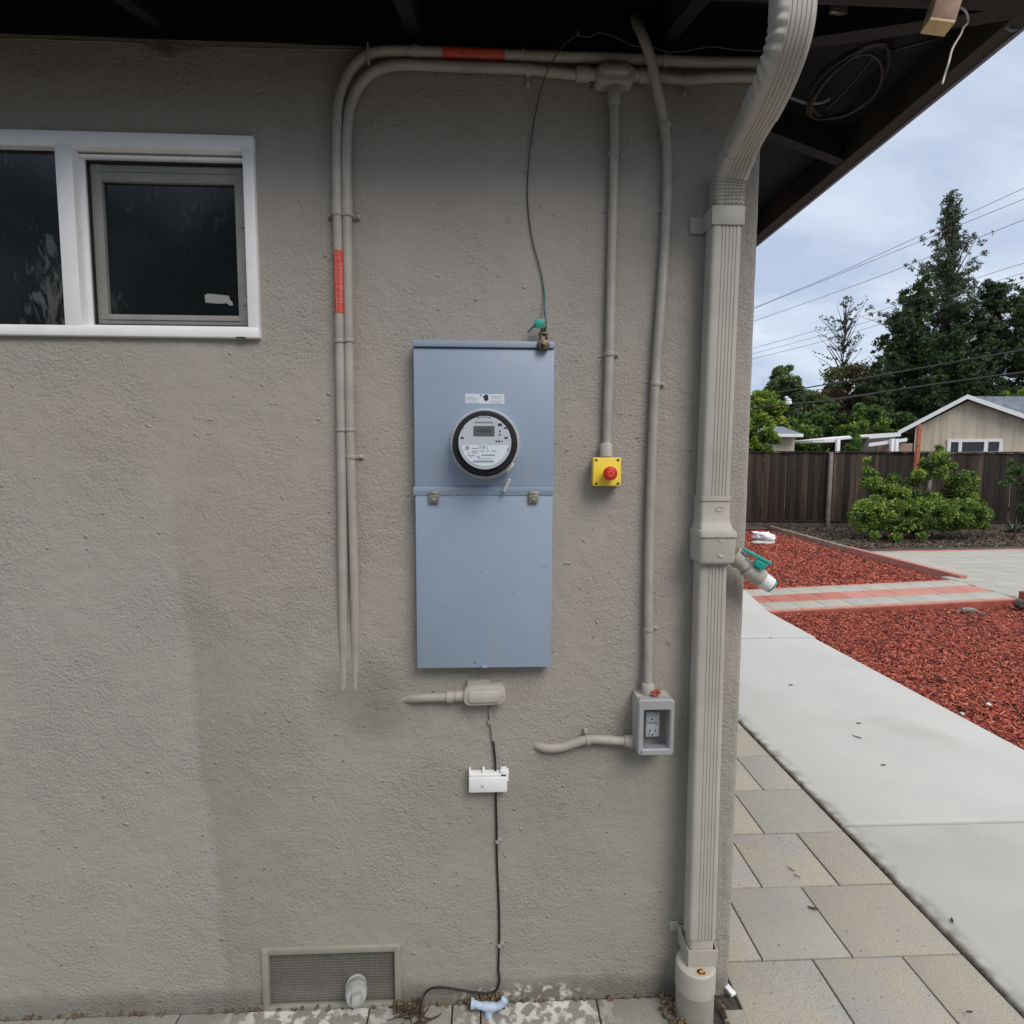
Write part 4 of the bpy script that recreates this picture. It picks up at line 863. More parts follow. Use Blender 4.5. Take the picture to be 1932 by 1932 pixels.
mb = sweep(dense([ptop, pmid, pbot], 4), lambda i: spout_section(.965, .96)); mb.build('pipe', M['spout'], ds)
# vertical seam strip on the lower elbow
def pstrap(py0, py1, x, ear_l, ear_r, mname='spout'):
    m__ = MB(); za, zb = W(1370, py0, PC + HD).z, W(1370, py1, PC + HD).z; w = HW + .0022
    m__.box(x - w, x + w, -PC - HD - .0022, -PC - HD + .001, zb, za, .0008); m__.box(x - w, x - w + .003, -PC - HD - .0018, -.001, zb + .0003, za - .0003, .0008); m__.box(x + w - .003, x + w, -PC - HD - .0018, -.001, zb + .0003, za - .0003, .0008)
    if ear_l: m__.box(x - w - ear_l, x - w + .002, -.007, -.001, zb, za - .004, .002); m__.lathe([(.0045, 0), (.0045, .002)], (x - w - ear_l * .5, -.007, (za + zb) / 2), n=10)
    if ear_r: m__.box(x + w - .002, x + w + ear_r, -.007, -.001, zb + .002, za - .008, .002)
    return m__.build('strap', M[mname], ds)
pstrap(388, 424, .6125, .034, .012); z1738 = W(1290, 1740, .008).z; mb = MB(); mb.box(.6 - HW - .024, .6 - HW - .001, -.006, -.001, z1738 - .030, z1738, .002); mb.box(.6 - HW - .0025, .6 - HW, -PC, -.001, z1738 - .030, z1738, .0008); mb.build('strap', M['spout'], ds)
mb = MB(); mb.box(.6 + HW + .001, .6 + HW + .018, -.006, -.001, z1738 - .026, z1738 - .006, .002); mb.box(.6 + HW, .6 + HW + .0025, -PC, -.001, z1738 - .026, z1738 - .006, .0008); mb.build('strap', M['spout'], ds)
mb = sweep([Vector((.600, pbot.y, pbot.z + .01)), Vector((.600, pbot.y, pbot.z - .005)), Vector((.600, pbot.y, pbot.z - .045))], lambda i: spout_section(.86, .80, False)); mb.build('outlet_collar', M['spout_plastic'], ds)
# diverter body
def rsec(p, w, d, yc, r=.008):
    out = []
    for cx, cy, a0 in ((w - r, d - r, 0), (-w + r, d - r, 90), (-w + r, -d + r, 180), (w - r, -d + r, 270)):
        for k in range(4): an = math.radians(a0 + 30 * k); out.append((p.x + cx + r * math.cos(an), yc + cy + r * math.sin(an), p.z))
    return out
def zat(py): return W(1350, py, PC + HD + .008).z
xd = .6065
prof = [(937, .0415, .031), (945, .0415, .031), (946, .0400, .0295), (982, .0400, .0300), (990, .0425, .0330), (1000, .0455, .0380), (1001, .0500, .0430), (1006, .0515, .0445), (1012, .0515, .0445), (1013, .0495, .0425), (1050, .0490, .0420), (1060, .0470, .0400), (1065, .0400, .0340)]
mb = MB(); mb.loft([rsec(Vector((xd, 0, zat(py))), w, d, -PC - (d - HD) + .004, .012 if w > .047 else .008) for py, w, d in prof]); mb.build('diverter_body', M['spout_plastic'], ds)
for py in (960, 1018, 1046):
    dd_ = .0298 if py < 990 else .0422; yf = -PC - (dd_ - HD) + .004 - dd_; z_ = W(1357, py, -yf).z; mb = MB(); out = []
    for k in range(24):
        an = 2 * math.pi * k / 24; out.append((xd + .009 + .0115 * math.cos(an) * (1 - .12 * abs(math.sin(an))), z_ + .0078 * math.sin(an) * (abs(math.sin(an)) ** .25)))
    mb.loft([[(x, yf + .001, z) for x, z in out], [(xd + .009 + (x - xd - .009) * .95, yf - .0018, z_ + (z - z_) * .93) for x, z in out], [(xd + .009 + (x - xd - .009) * .72, yf - .0008, z_ + (z - z_) * .65) for x, z in out]]); mb.build('embossed_oval', M['spout_plastic'], ds)
# side spout with valve
q = [W(1382, 1046, .052), W(1396, 1058, .055), W(1408, 1070, .058), W(1424, 1082, .06), W(1436, 1091, .06)]
mb = MB(); mb.tube([q[0], q[1]], [.026, .025], 24); mb.tube([q[1].lerp(q[0], .1), q[2]], [.0205, .0195], 24); mb.tube(smooth_path([q[2], q[2].lerp(q[4], .1), q[2].lerp(q[4], .5), q[4]], 3), [.021, .024, .0255, .026, .026, .0262, .0262, .0258, .025, .024][:10], 24); mb.build('side_spout', M['spout_plastic'], ds, label='beige valve spout leaning out to the lower right')
q5 = q[4] + (q[4] - q[2]).normalized() * .030
mb = MB(); mb.tube([q[4].lerp(q5, -.15), q5], [.0215, .0215], 24); mb.build('white_nozzle', M['whiteplas'], ds)
mb = MB(); dq = (q5 - q[4]).normalized(); mb.tube([q5 - dq * .002, q5 + dq * .006], [.0205, .0195], 24); mb.build('teal_rim', M['teal'], ds)
mb = MB(); hA, hB = W(1402, 1036, .075), W(1455, 1064, .095); dh = (hB - hA).normalized(); L_ = (hB - hA).length
rotm = dh.to_track_quat('X', 'Z').to_matrix(); cc = (hA + hB) / 2
mb.box(cc.x - L_ / 2, cc.x + L_ / 2, cc.y - .008, cc.y + .008, cc.z - .0045, cc.z + .0045, .003, rot=rotm)
hk = hA.lerp(hB, .68) + Vector((-.004, 0, -.014)); mb.box(hk.x - .017, hk.x + .015, hk.y - .007, hk.y + .007, hk.z - .010, hk.z + .010, .004, rot=rotm)
mb.tube([hk + Vector((-.002, .0, -.004)), q[2].lerp(q[4], .4)], .007, 12); mb.build('valve_handle', M['teal'], ds, label='teal lever handle')
# ground adapter
ga = thing('drain_adapter', (.6, -PC, 0), 'grey drain adapter with square funnel mouth under the downspout', 'drain pipe')
yf, yr = -.094, -.004
zT = W(1327, 1794, .094).z; cxx = W(1327, 1794, .094).x; zl = W(1327, 1826, .094).z; xa, xb = cxx - .0425, cxx + .0425
def sq(x0, x1, y0, y1, z): return [(x1, y1, z), (x0, y1, z), (x0, y0, z), (x1, y0, z)]
mb = MB(); mb.loft([sq(xa + .002, xb - .002, yf + .002, yr, zl - .001), sq(xa, xb, yf, yr, zT), sq(xa + .003, xb - .003, yf + .003, yr - .003, zT), sq(xa + .006, xb - .006, yf + .006, yr - .006, zl + .004)]); mb.build('funnel', M['spout_plastic'], ga)
mb = MB(); rc = .0545; cyy = G(1325, 1849, zl - .004).y + rc; cx2 = W(1325, 1880, -cyy + rc).x
mb.lathe([(rc - .002, -.2), (rc - .002, zl - .075), (rc - .001, zl - .073), (rc + .0005, zl - .071), (rc + .0005, zl - .012), (rc - .001, zl - .004), (rc - .006, zl), (.0, zl)], (cx2, cyy, 0), (0, 0, 1), 48, caps=False); mb.build('round_base', M['spout_plastic'], ga)
ymk = (yf + (cyy - rc)) / 2
mb = MB(); rl = random.Random(2)
for k in range(9): an = 1.2 + k * .55; p = Vector((cx2 + .004 + .010 * math.cos(an), ymk + .003 + .006 * math.sin(an), zl + .0005)); mb.box(p.x - .005, p.x + .005, p.y - .0026, p.y + .0026, p.z - .0004, p.z + .0016, rot=Matrix.Rotation(an + 1.57, 3, 'Z'))
mb.build('orange_mark', mat('orange_mark', (.62, .27, .05), .7), ga)

# ================================================================== PVC PIPE THROUGH THE VENT, SPIGOT, DEBRIS
pv = thing('vent_pipe', W(672, 1900), 'grey plastic pipe elbow poking out of the foundation vent', 'pipe')
pa_, pb_ = W(671, 1836, -.05), W(672, 1868, .035); ad = (pb_ - pa_).normalized()
mb = MB(); mb.tube([pa_, pb_], .0235, 28); mb.build('pipe', M['pvc'], pv)
mb = MB(); mb.lathe([(.0235, -.002), (.0285, 0), (.0295, .002), (.0295, .007), (.0275, .009), (.0275, .030), (.0300, .032), (.0305, .040), (.0285, .043), (.0285, .056), (.026, .060), (.0, .061)], pb_ - ad * .026, ad, 32, caps=False); mb.build('fitting', M['pvc'], pv)
e3_ = pb_ + ad * .040; mb = MB(); rq = ad.to_track_quat('Z', 'Y').to_matrix(); mb.box(e3_.x - .0125, e3_.x + .0125, e3_.y - .0125, e3_.y + .0125, e3_.z - .016, e3_.z + .016, .0025, rot=rq); mb.build('plug_lug', M['pvc'], pv)
spg = thing('spigot', G(922, 1915, .0), 'small pale blue spigot at the foot of the wall', 'spigot')
mb = MB(); pts = wpath([(889, 1893, .035), (905, 1897, .04), (922, 1900, .045), (938, 1899, .045), (948, 1893, .045), (953, 1886, .045)]); mb.tube(smooth_path(pts, 5), [.010] * 8 + [.0125] * 6 + [.010] * 12, 16); mb.lathe([(.010, -.001), (.014, -.001), (.014, .008), (.010, .008)], pts[0], (1, 0, -.1), 16)
mb.tube([W(921, 1900, .045), W(922, 1925, .05), W(922, 1945, .05)], [.012, .011, .013], 16); mb.box(pts[4].x - .004, pts[4].x + .010, -.05, -.035, pts[4].z - .006, pts[4].z + .016, .004); mb.build('spigot_body', M['lightblue'], spg)
rt_ = thing('dead_stem', G(770, 1925, 0), 'dead brown twigs tangled at the wall foot beside the vent', 'twigs')
mb = MB(); rl = random.Random(4)
for k in range(16):
    p = W(rl.uniform(745, 800), rl.uniform(1895, 1935), rl.uniform(.01, .08)); q_ = [p]
    d = Vector((rl.uniform(-1, 1), rl.uniform(-.6, .2), rl.uniform(-.1, .9))).normalized()
    for s in range(5): d = (d + Vector((rl.uniform(-.5, .5), rl.uniform(-.4, .4), rl.uniform(-.4, .3)))).normalized(); q_.append(q_[-1] + d * rl.uniform(.006, .018))
    mb.tube(q_, [.0035, .003, .0026, .002, .0015, .001], 6)
mb.tube(smooth_path(wpath([(757, 1893, .01), (765, 1906, .04), (775, 1909, .05), (783, 1906, .05), (789, 1893, .03), (793, 1882, .02)]), 4), .004, 7)
mb.build('twigs', M['twig'], rt_)

# ================================================================== THINGS UNDER THE EAVE
def under(x, y, z): return G(x, y, z)
coil = thing('cable_coil', G(1600, 150, 2.62), 'coil of black cable hung under the corner eave', 'cable')
mb = MB(); ZL = 2.66
cen = G(1600, 152, ZL); pA, pB = G(1532, 215, ZL), G(1672, 92, ZL); u_ = (pB - pA) / 2; v0 = G(1625, 178, ZL) - G(1600, 152, ZL)
for k, (s, ph) in enumerate(((1, 0), (.93, .06), (1.03, -.05), (.88, .1))):
    pts = [];
    for i in range(41):
        an = 2 * math.pi * i / 40; pts.append(cen + u_ * s * math.cos(an) + v0 * (1.15 + .1 * math.sin(k * 2)) * math.sin(an) + Vector((0, .004 * k, -.008 * k + .01 * math.sin(an * 2 + k))))
    mb.tube(pts, .0042, 8)
mb.build('loops', M['cable'], coil)
mb = MB(); mb.tube(smooth_path([G(1670, 100, 2.65), G(1700, 90, 2.66), G(1745, 78, 2.66), G(1790, 66, 2.66), G(1850, 58, 2.64), G(1905, 56, 2.62), G(1925, 50, 2.60), G(1938, 32, 2.60)], 5), .004, 8)
mb.tube(smooth_path([G(1668, 20, 2.7), G(1665, 60, 2.68), G(1655, 95, 2.66), G(1600, 165, 2.65), G(1560, 205, 2.65)], 5), .004, 8); mb.build('leads', M['cable'], coil)
gl = thing('grey_lead', G(1545, 195, 2.66), 'short grey lead curving beside the downspout under the eave', 'cable')
mb = MB(); mb.tube(smooth_path([G(1485, 180, 2.66), G(1520, 193, 2.65), G(1550, 193, 2.65), G(1565, 185, 2.66)], 5), .005, 8); mb.build('lead', M['drip'], gl)
hk_ = thing('metal_bracket', G(1640, 32, 2.7), 'dull metal bracket fixed under the eave boards', 'bracket')
mb = MB(); p = G(1635, 34, 2.68); mb.box(p.x - .10, p.x + .10, p.y - .006, p.y + .006, p.z, p.z + .02, .003, rot=Matrix.Rotation(.1, 3, 'Z')); p = G(1695, 28, 2.67); mb.box(p.x - .015, p.x + .015, p.y - .012, p.y + .012, p.z - .004, p.z + .01, .004); mb.build('bar', M['latch'], hk_)
# curled bracket end at the eave corner
cb = thing('eave_hook', G(1915, 48, 2.60), 'curled grey wire hook at the outer eave corner', 'hook')
mb = MB(); ZL = 2.575; mb.tube(smooth_path([G(1895, 42, ZL), G(1903, 54, ZL - .01), G(1915, 56, ZL - .01), G(1925, 48, ZL), G(1929, 36, ZL), G(1940, 26, ZL)], 5), .004, 8); mb.build('hook_wire', M['drip'], cb)
# orange block
blk = thing('eave_sensor_block', G(1780, 45, 2.58), 'small orange block with yellow underside hanging under the eave', 'sensor')
mb = MB(); b0 = G(1776, 52, 2.50); 
R_ = Matrix.Rotation(math.radians(-12), 3, 'Z') @ Matrix.Rotation(math.radians(14), 3, 'Y')
mb.box(b0.x - .025, b0.x + .025, b0.y - .020, b0.y + .020, b0.z + .002, b0.z + .058, .003, rot=R_); mb.build('block', M['woodblock'], blk)
mb = MB(); bb = Vector((0, 0, -.030)); bb = R_ @ bb + Vector((b0.x, b0.y, b0.z + .030)); mb.box(bb.x - .0245, bb.x + .0245, bb.y - .0195, bb.y + .0195, bb.z - .002, bb.z + .004, .001, rot=R_); mb.build('underside', M['blockyel'], blk)
mb = MB(); mb.tube(smooth_path([G(1795, 14, 2.57), G(1812, 14, 2.56), G(1824, 25, 2.55), G(1826, 42, 2.54), G(1818, 52, 2.52), G(1812, 66, 2.50), G(1797, 92, 2.46), G(1790, 118, 2.42), G(1783, 140, 2.40), G(1778, 158, 2.38)], 5), .0021, 8); mb.build('white_lead', M['whitewire'], blk)
# spider webs and dust at the wall head
wb = thing('cobweb', W(310, 85, .01), 'dusty cobweb strands where stucco meets the eave above the window', 'cobweb')
mb = MB(); rl = random.Random(11)
def strand(pts, r=.0012): mb.tube(smooth_path(wpath(pts), 4), r, 5)
strand([(0, 73, .006), (60, 74, .01), (130, 77, .006), (200, 79, .01), (280, 83, .008)], .0025); strand([(290, 84, .01), (350, 88, .01), (420, 89, .008), (520, 92, .01), (610, 93, .01), (700, 94, .01)], .0022)
for k in range(26):
    x, y = 310 + rl.gauss(0, 13), 88 + rl.gauss(0, 7); strand([(x, y, .012), (x + rl.uniform(-14, 14), y + rl.uniform(-3, 14), .02), (x + rl.uniform(-22, 22), y + rl.uniform(-8, 8), .006)], .0007)
strand([(318, 112, .006), (345, 98, .02), (380, 91, .012)], .0014); strand([(268, 84, .012), (290, 96, .02), (305, 108, .006)], .0012)
mb.build('strands', M['web'], wb)

# ================================================================== GROUND, PAVING, WALK
def sheet(name, pts, z, m_, label=None, th=.0):
    mb = MB(); n = len(pts); mb.add([(p[0], p[1], z) for p in pts], [tuple(range(n))]); o = mb.build(name, m_); return tag(o, kind='structure')
sheet('ground', [(-300, -300), (300, -300), (300, 400), (-300, 400)], -.16, M['earth'])
# pavers: bevelled slabs on a dark joint bed
def slab_into(mb, quad, z0, z1, mi, r=.004):
    """quad: 4 xy corners ccw; chamfered top"""
    c = Vector((sum(p[0] for p in quad) / 4, sum(p[1] for p in quad) / 4, 0)); q = [Vector((p[0], p[1], 0)) for p in quad]
    def ins(d, z):
        out = []
        for i in range(4):
            a, b, cc_ = q[i - 1], q[i], q[(i + 1) % 4]; e1 = (b - a).normalized(); e2 = (cc_ - b).normalized(); n1 = Vector((-e1.y, e1.x, 0)); n2 = Vector((-e2.y, e2.x, 0)); s = 1 / max(.3, 1 + n1.dot(n2)); out.append(b + (n1 + n2) * d * s + Vector((0, 0, z)))
        return out
    mb.loft([ins(0, z0), ins(0, z1 - r), ins(r * .35, z1 - r * .3), ins(r, z1)], mi)
PM = [M['paver_a'], M['paver_b'], M['paver_c'], M['paver_d']]
mb = MB(); rows = [-.21, .101, .41, .714, 1.035, 1.358, 1.67, 1.98, 2.29, 2.6, 2.91, 3.22, 3.53]
def gx(x, y): return G(x, y).x
joints = {0: [.752, gx(1531.4, 1807) - .30, gx(1531.4, 1807), gx(1704.7, 1807.5)], 1: [.752, gx(1435.1, 1804), gx(1608.5, 1804)], 2: [.752, gx(1436, 1669), gx(1586, 1672)], 3: [.752, gx(1439.6, 1568.5)], 4: [.752, gx(1440, 1489.5)]}
print('joints', joints)
rl = random.Random(8); cols = {0: [2, 2, 1, 0], 1: [2, 0, 1], 2: [2, 2, 1], 3: [1, 0], 4: [2, 2]}
g2 = .0022
for k in range(len(rows) - 1):
    js = joints.get(k, [.752, .752 + rl.uniform(.2, .6)]); js = sorted(js)
    js = [js[0]] + [j for j in js[1:] if j > js[0] + .03] + [1.537]
    for i in range(len(js) - 1):
        if js[i + 1] - js[i] < .02: continue
        mi = cols.get(k, [rl.choice((0, 1, 2)) for _ in js]); mi = mi[min(i, len(mi) - 1)]
        h = rl.uniform(-.0015, .0015)
        slab_into(mb, [(js[i] + g2, rows[k] + g2), (js[i + 1] - g2, rows[k] + g2), (js[i + 1] - g2, rows[k + 1] - g2), (js[i] + g2, rows[k + 1] - g2)], -.06, h, mi)
# in front of the wall, along it
xs_ = [-2.3, -1.99, -1.68] ; x = -1.36
xs_ = [-2.3, -1.98, -1.67, W(134, 1928).x, W(345, 1920).x, W(700, 1925).x - .0, W(700, 1925).x + .24, G(985, 1905).x - .12, G(1126, 1890).x, G(1290, 1900).x - .02]
xs_ = sorted(xs_)
for a_, b_ in zip(xs_[:-1], xs_[1:]):
    if b_ - a_ > .45: pass
    slab_into(mb, [(a_ + g2, -.33), (b_ - g2, -.33), (b_ - g2, -.010), (a_ + g2, -.010)], -.06, rl.uniform(-.001, .001), 3)
xr = [-2.3 + .33 * k for k in range(10)]
for r_ in range(1, 9):
    sh = rl.uniform(0, .3)
    for a_ in [x + sh for x in xr[:-1]]:
        slab_into(mb, [(a_ + g2, -.33 - .31 * r_ + g2), (a_ + .33 - g2, -.33 - .31 * r_ + g2), (a_ + .33 - g2, -.33 - .31 * (r_ - 1) - g2), (a_ + g2, -.33 - .31 * (r_ - 1) - g2)], -.06, rl.uniform(-.001, .001), rl.choice((3, 0, 2, 0)))
for r_ in range(0, 7):
    for a_ in (.76, 1.08, 1.30):
        b_ = {.76: 1.08, 1.08: 1.30, 1.30: 1.537}[a_]
        slab_into(mb, [(a_ + g2, -.21 - .31 * (r_ + 1) + g2), (b_ - g2, -.21 - .31 * (r_ + 1) + g2), (b_ - g2, -.21 - .31 * r_ - g2), (a_ + g2, -.21 - .31 * r_ - g2)], -.06, rl.uniform(-.001, .001), rl.choice((1, 0, 2, 0)))
# narrow cut paver beside the adapter
slab_into(mb, [(.675, -.62), (.745, -.62), (.745, -.055), (.675, -.055)], -.06, -.002, 1)
tag(mb.build('pavers', PM, None, 25), kind='structure')
sheet('joint_bed', [(-7, -4), (1.545, -4), (1.545, 3.6), (-7, 3.6)], -.012, M['joint']); sheet('walk_joint', [(1.55, .70), (2.92, .70), (2.92, .79), (1.55, .79)], -.02, M['joint'])
# concrete walk
def walkslab(name, y0, y1, x0, x1, m_, z1=.012):
    mb = MB(); r = .014; nx = 2
    mb.box(x0, x1, y0, y1, -.12, z1, r, 4); o = mb.build(name, m_); return tag(o, kind='structure')
wx0, wx1 = 1.548, 2.94
walkslab('walk_concrete', -4, .738, wx0, 2.93, M['conc_old'], .010); walkslab('walk_concrete', .748, 3.385, wx0, 2.97, M['concrete']); 
mb = MB(); pts4 = [(wx0, 3.39), (2.985, 3.39), (3.0, 4.31), (3.227, 5.37), (wx0, 5.1)]
mb.loft([[(x, y, -.12) for x, y in pts4], [(x, y, .008) for x, y in pts4], [(x, y, .012) for x, y in pts4]]); tag(mb.build('walk_concrete', M['concrete']), kind='structure')
# paver path with a red centre band
mb = MB(); PMF = [M['brick_grey'], M['brick_grey2'], M['brick_pink'], M['brick_red']]
nl, nr, fl_, fr_ = Vector((2.95, 4.30, 0)), Vector((6.28, 4.80, 0)), Vector((2.95, 5.33, 0)), Vector((6.4, 5.93, 0))
ncol = 10
def bil(u, v): return (nl.lerp(nr, u)).lerp(fl_.lerp(fr_, u), v)
rl = random.Random(21)
vb_ = [0, .07, .36, .67, .95, 1.0]
for ri in range(5):
    v0, v1 = vb_[ri], vb_[ri + 1]; nn = 14 if ri in (0, 4) else ncol; off = .5 * (ri % 2) / nn
    for k in range(-1, nn + 1):
        u0, u1 = max(0, k / nn + off), min(1, (k + 1) / nn + off)
        if u1 - u0 < .01: continue
        gq = .003; e = gq / 3.3; ev = gq / 1.0
        q4 = [bil(u0 + e, v0 + ev), bil(u1 - e, v0 + ev), bil(u1 - e, v1 - ev), bil(u0 + e, v1 - ev)]
        mi = {0: 2, 4: 2, 1: rl.choice((0, 0, 1)), 3: rl.choice((0, 0, 1)), 2: 3 if k < 4 else 2}[ri]
        slab_into(mb, [(p.x, p.y) for p in q4], -.09, .010 + rl.uniform(-.001, .001), mi)
tag(mb.build('paver_path', PMF, None, 25), kind='structure')
mb = MB(); mb.loft([[(2.9, 4.30, z), (6.7, 4.86, z), (6.7, 5.96, z), (2.9, 5.33, z)] for z in (-.15, -.004)]); tag(mb.build('path_bed', M['joint']), kind='structure')
# patio beyond with red edge rows
mb = MB(); rl = random.Random(5)
pd = Vector((1, .085, 0)).normalized(); pn = Vector((-pd.y, pd.x, 0)); p00 = Vector((6.35, 4.75, 0))
def pp_(a, b): return p00 + pd * a + pn * b
rowb = [0, .13] + [.13 + .31 * k for k in range(1, 13)]
rowb = rowb[:13]; rowb.append(rowb[-1] + .13)
for ri in range(len(rowb) - 1):
    v0, v1 = rowb[ri], rowb[ri + 1]; edge_ = ri == len(rowb) - 2
    ym = p00.y + (v0 + v1) / 2; xc_ = 6.29 + .106 * (ym - 4.80) if ym < 6.0 else 6.69 + .0578 * (ym - 5.98); a_ = (xc_ - 6.35 + (v0 + v1) / 2 * .085) / .996
    while a_ < 9:
        b_ = a_ + (.21 if edge_ else rl.choice((.31, .31, .46)))
        q4 = [pp_(a_ + .003, v0 + .003), pp_(b_ - .003, v0 + .003), pp_(b_ - .003, v1 - .003), pp_(a_ + .003, v1 - .003)]
        slab_into(mb, [(p.x, p.y) for p in q4], -.09, .010 + rl.uniform(-.001, .001), (rl.choice((2, 3)) if edge_ else rl.choice((0, 0, 0, 1)))); a_ = b_
tag(mb.build('patio', PMF, None, 25), kind='structure')
mb = MB(); mb.loft([[(*pp_(a, b).xy, z) for a, b in ((-.05, 0), (9, 0), (9, 4.02), (.80, 4.02), (.45, 1.3), (.04, 1.2))] for z in (-.15, -.004)]); tag(mb.build('patio_bed', M['joint']), kind='structure')
# timber / brick edging between the far bed and the patio
ed = thing('garden_edging', (6.6, 8, -.1), 'long weathered edging along the far red mulch bed, red at its near end', 'edging')
ea, eb_, ec = Vector((6.62, 5.98, 0)), Vector((6.78, 8.75, 0)), Vector((7.12, 12.4, 0))
def edge(p, q, m_, name, zt, w=.07):
    mb = MB(); d = (q - p).normalized(); n = Vector((-d.y, d.x, 0)) * w / 2
    ring = lambda c: [(c + n + Vector((0, 0, -.15))), (c + n + Vector((0, 0, zt - .005))), (c + n * .9 + Vector((0, 0, zt))), (c - n * .9 + Vector((0, 0, zt))), (c - n + Vector((0, 0, zt - .005))), (c - n + Vector((0, 0, -.15)))]
    mb.loft([ring(p.lerp(q, t)) for t in (0, .25, .5, .75, 1)]); return mb.build(name, m_, ed)
edge(ea, eb_, M['brick_pink'], 'red_edging', .055, .10); edge(eb_, ec, mat('weathered_edging', (.26, .20, .155), .9, var=.3, vscale=8), 'timber_edging', .05, .085)
ed2 = thing('garden_edging', (6.0, 4.5, -.1), 'dark red edging board on the near side of the paver path', 'edging')
mb = MB(); mb.loft([[(x, y, -.16), (x, y, .004), (x + .005, y - .03, .004), (x + .005, y - .03, -.16)] for x, y in ((3.03, 4.305), (6.33, 4.80))]); mb.box(6.3, 6.5, 4.62, 4.83, -.12, .10, .01); mb.build('edging_board', mat('red_board', (.30, .075, .05), .85, var=.2, vscale=9), ed2)

# ---- mulch beds
def zm(x, y): return -.035 - .05 * min(1, max(0, (x - 3) / 3)) 
def chips(name, poly, n, L=(.018, .060), wd_=(.005, .014), mats=('chip1', 'chip2', 'chip3', 'chip4'), pr=(.34, .28, .12, .26), zf=zm, dens=None):
    poly = np.array(poly); lo, hi = poly.min(0), poly.max(0); pts = np.zeros((0, 2))
    while len(pts) < n:
        q = RNG.uniform(lo, hi, (n * 2, 2)); ins = np.zeros(len(q), bool); j = len(poly) - 1
        for i in range(len(poly)):
            xi, yi = poly[i]; xj, yj = poly[j]; c_ = ((yi > q[:, 1]) != (yj > q[:, 1])) & (q[:, 0] < (xj - xi) * (q[:, 1] - yi) / (yj - yi + 1e-12) + xi); ins ^= c_; j = i
        q = q[ins]
        if dens is not None: q = q[RNG.random(len(q)) < dens(q[:, 0], q[:, 1])]
        pts = np.vstack([pts, q])
    pts = pts[:n]; z = np.array([zf(a, b) for a, b in pts]) + RNG.uniform(-.002, .022, n)
    le = RNG.uniform(*L, n) / 2; wi = RNG.uniform(*wd_, n) / 2; an = RNG.uniform(0, np.pi, n); tl = RNG.normal(0, .38, n); ro = RNG.normal(0, .6, n)
    U = np.stack([np.cos(an) * np.cos(tl), np.sin(an) * np.cos(tl), np.sin(tl)], 1); Vv = np.stack([-np.sin(an) * np.cos(ro), np.cos(an) * np.cos(ro), np.sin(ro)], 1)
    Nn = np.cross(U, Vv); C = np.stack([pts[:, 0], pts[:, 1], z], 1); th = RNG.uniform(.002, .005, n)[:, None]
    bend = RNG.uniform(-.25, .25, n)[:, None]
    P_ = []
    for su, sv, sn in ((-1, -1, 0), (1, -1, 0), (1, 1, 0), (-1, 1, 0), (-.85, -.8, 1), (.9, -.7, 1), (.85, .8, 1), (-.9, .75, 1)):
        P_.append(C + U * (le * su)[:, None] + Vv * (wi * sv)[:, None] + Nn * th * sn + Vv * bend * (abs(su)) * wi[:, None])
    V = np.stack(P_, 1).reshape(-1, 3); b = np.arange(n)[:, None] * 8
    F = np.concatenate([b + np.array(f)[None] for f in ((4, 5, 6, 7), (0, 1, 5, 4), (1, 2, 6, 5), (2, 3, 7, 6), (3, 0, 4, 7))], 0)
    mi = np.tile(RNG.choice(len(mats), n, p=pr), 5)
    return np_mesh(name, V, F, [M[k] for k in mats], mi)
near_poly = [(2.955, -.5), (2.975, 3.38), (3.03, 4.27), (6.3, 4.76), (7.6, 4.7), (7.6, -.5)]
far_poly = [(3.26, 5.42), (6.55, 6.0), (6.72, 8.75), (7.05, 12.3), (3.0, 12.6), (2.2, 5.25)]
def bedsheet(name, poly, zf, m_):
    mb = MB(); mb.add([(x, y, zf(x, y)) for x, y in poly], [tuple(range(len(poly)))]); return tag(mb.build(name, m_), kind='structure')
bedsheet('mulch_bed_near', near_poly, zm, M['mulch']); bedsheet('mulch_bed_far', far_poly, lambda x, y: -.06, M['mulch'])
o = chips('red_mulch_near', near_poly, 82000, dens=lambda x, y: np.clip(1.25 - .22 * np.hypot(x - 2.9, y - 1.2) * .8, .25, 1)); tag(o, 'red wood chip mulch filling the bed beside the concrete walk', 'mulch', None, 'stuff')
o = chips('red_mulch_far', far_poly, 42000, (.03, .07), (.010, .022), zf=lambda x, y: -.06, dens=lambda x, y: np.clip(1.2 - .12 * (y - 5), .3, 1)); tag(o, 'red wood chip mulch in the bed beyond the paver path', 'mulch', None, 'stuff')
bark_poly = [(7.15, 8.95), (16.5, 9.75), (16.5, 12.6), (7.1, 12.9)]
sheet('planting_soil', [(7.1, 8.7), (30, 10.6), (30, 14), (5, 14), (5, 12.3), (7.1, 12.3)], -.02, M['bark'])
o = chips('bark_mulch', bark_poly, 26000, (.03, .09), (.012, .03), ('bchip1', 'bchip2', 'bchip3'), (.45, .35, .2), zf=lambda x, y: -.012); tag(o, 'brown bark mulch in front of the fence', 'mulch', None, 'stuff')

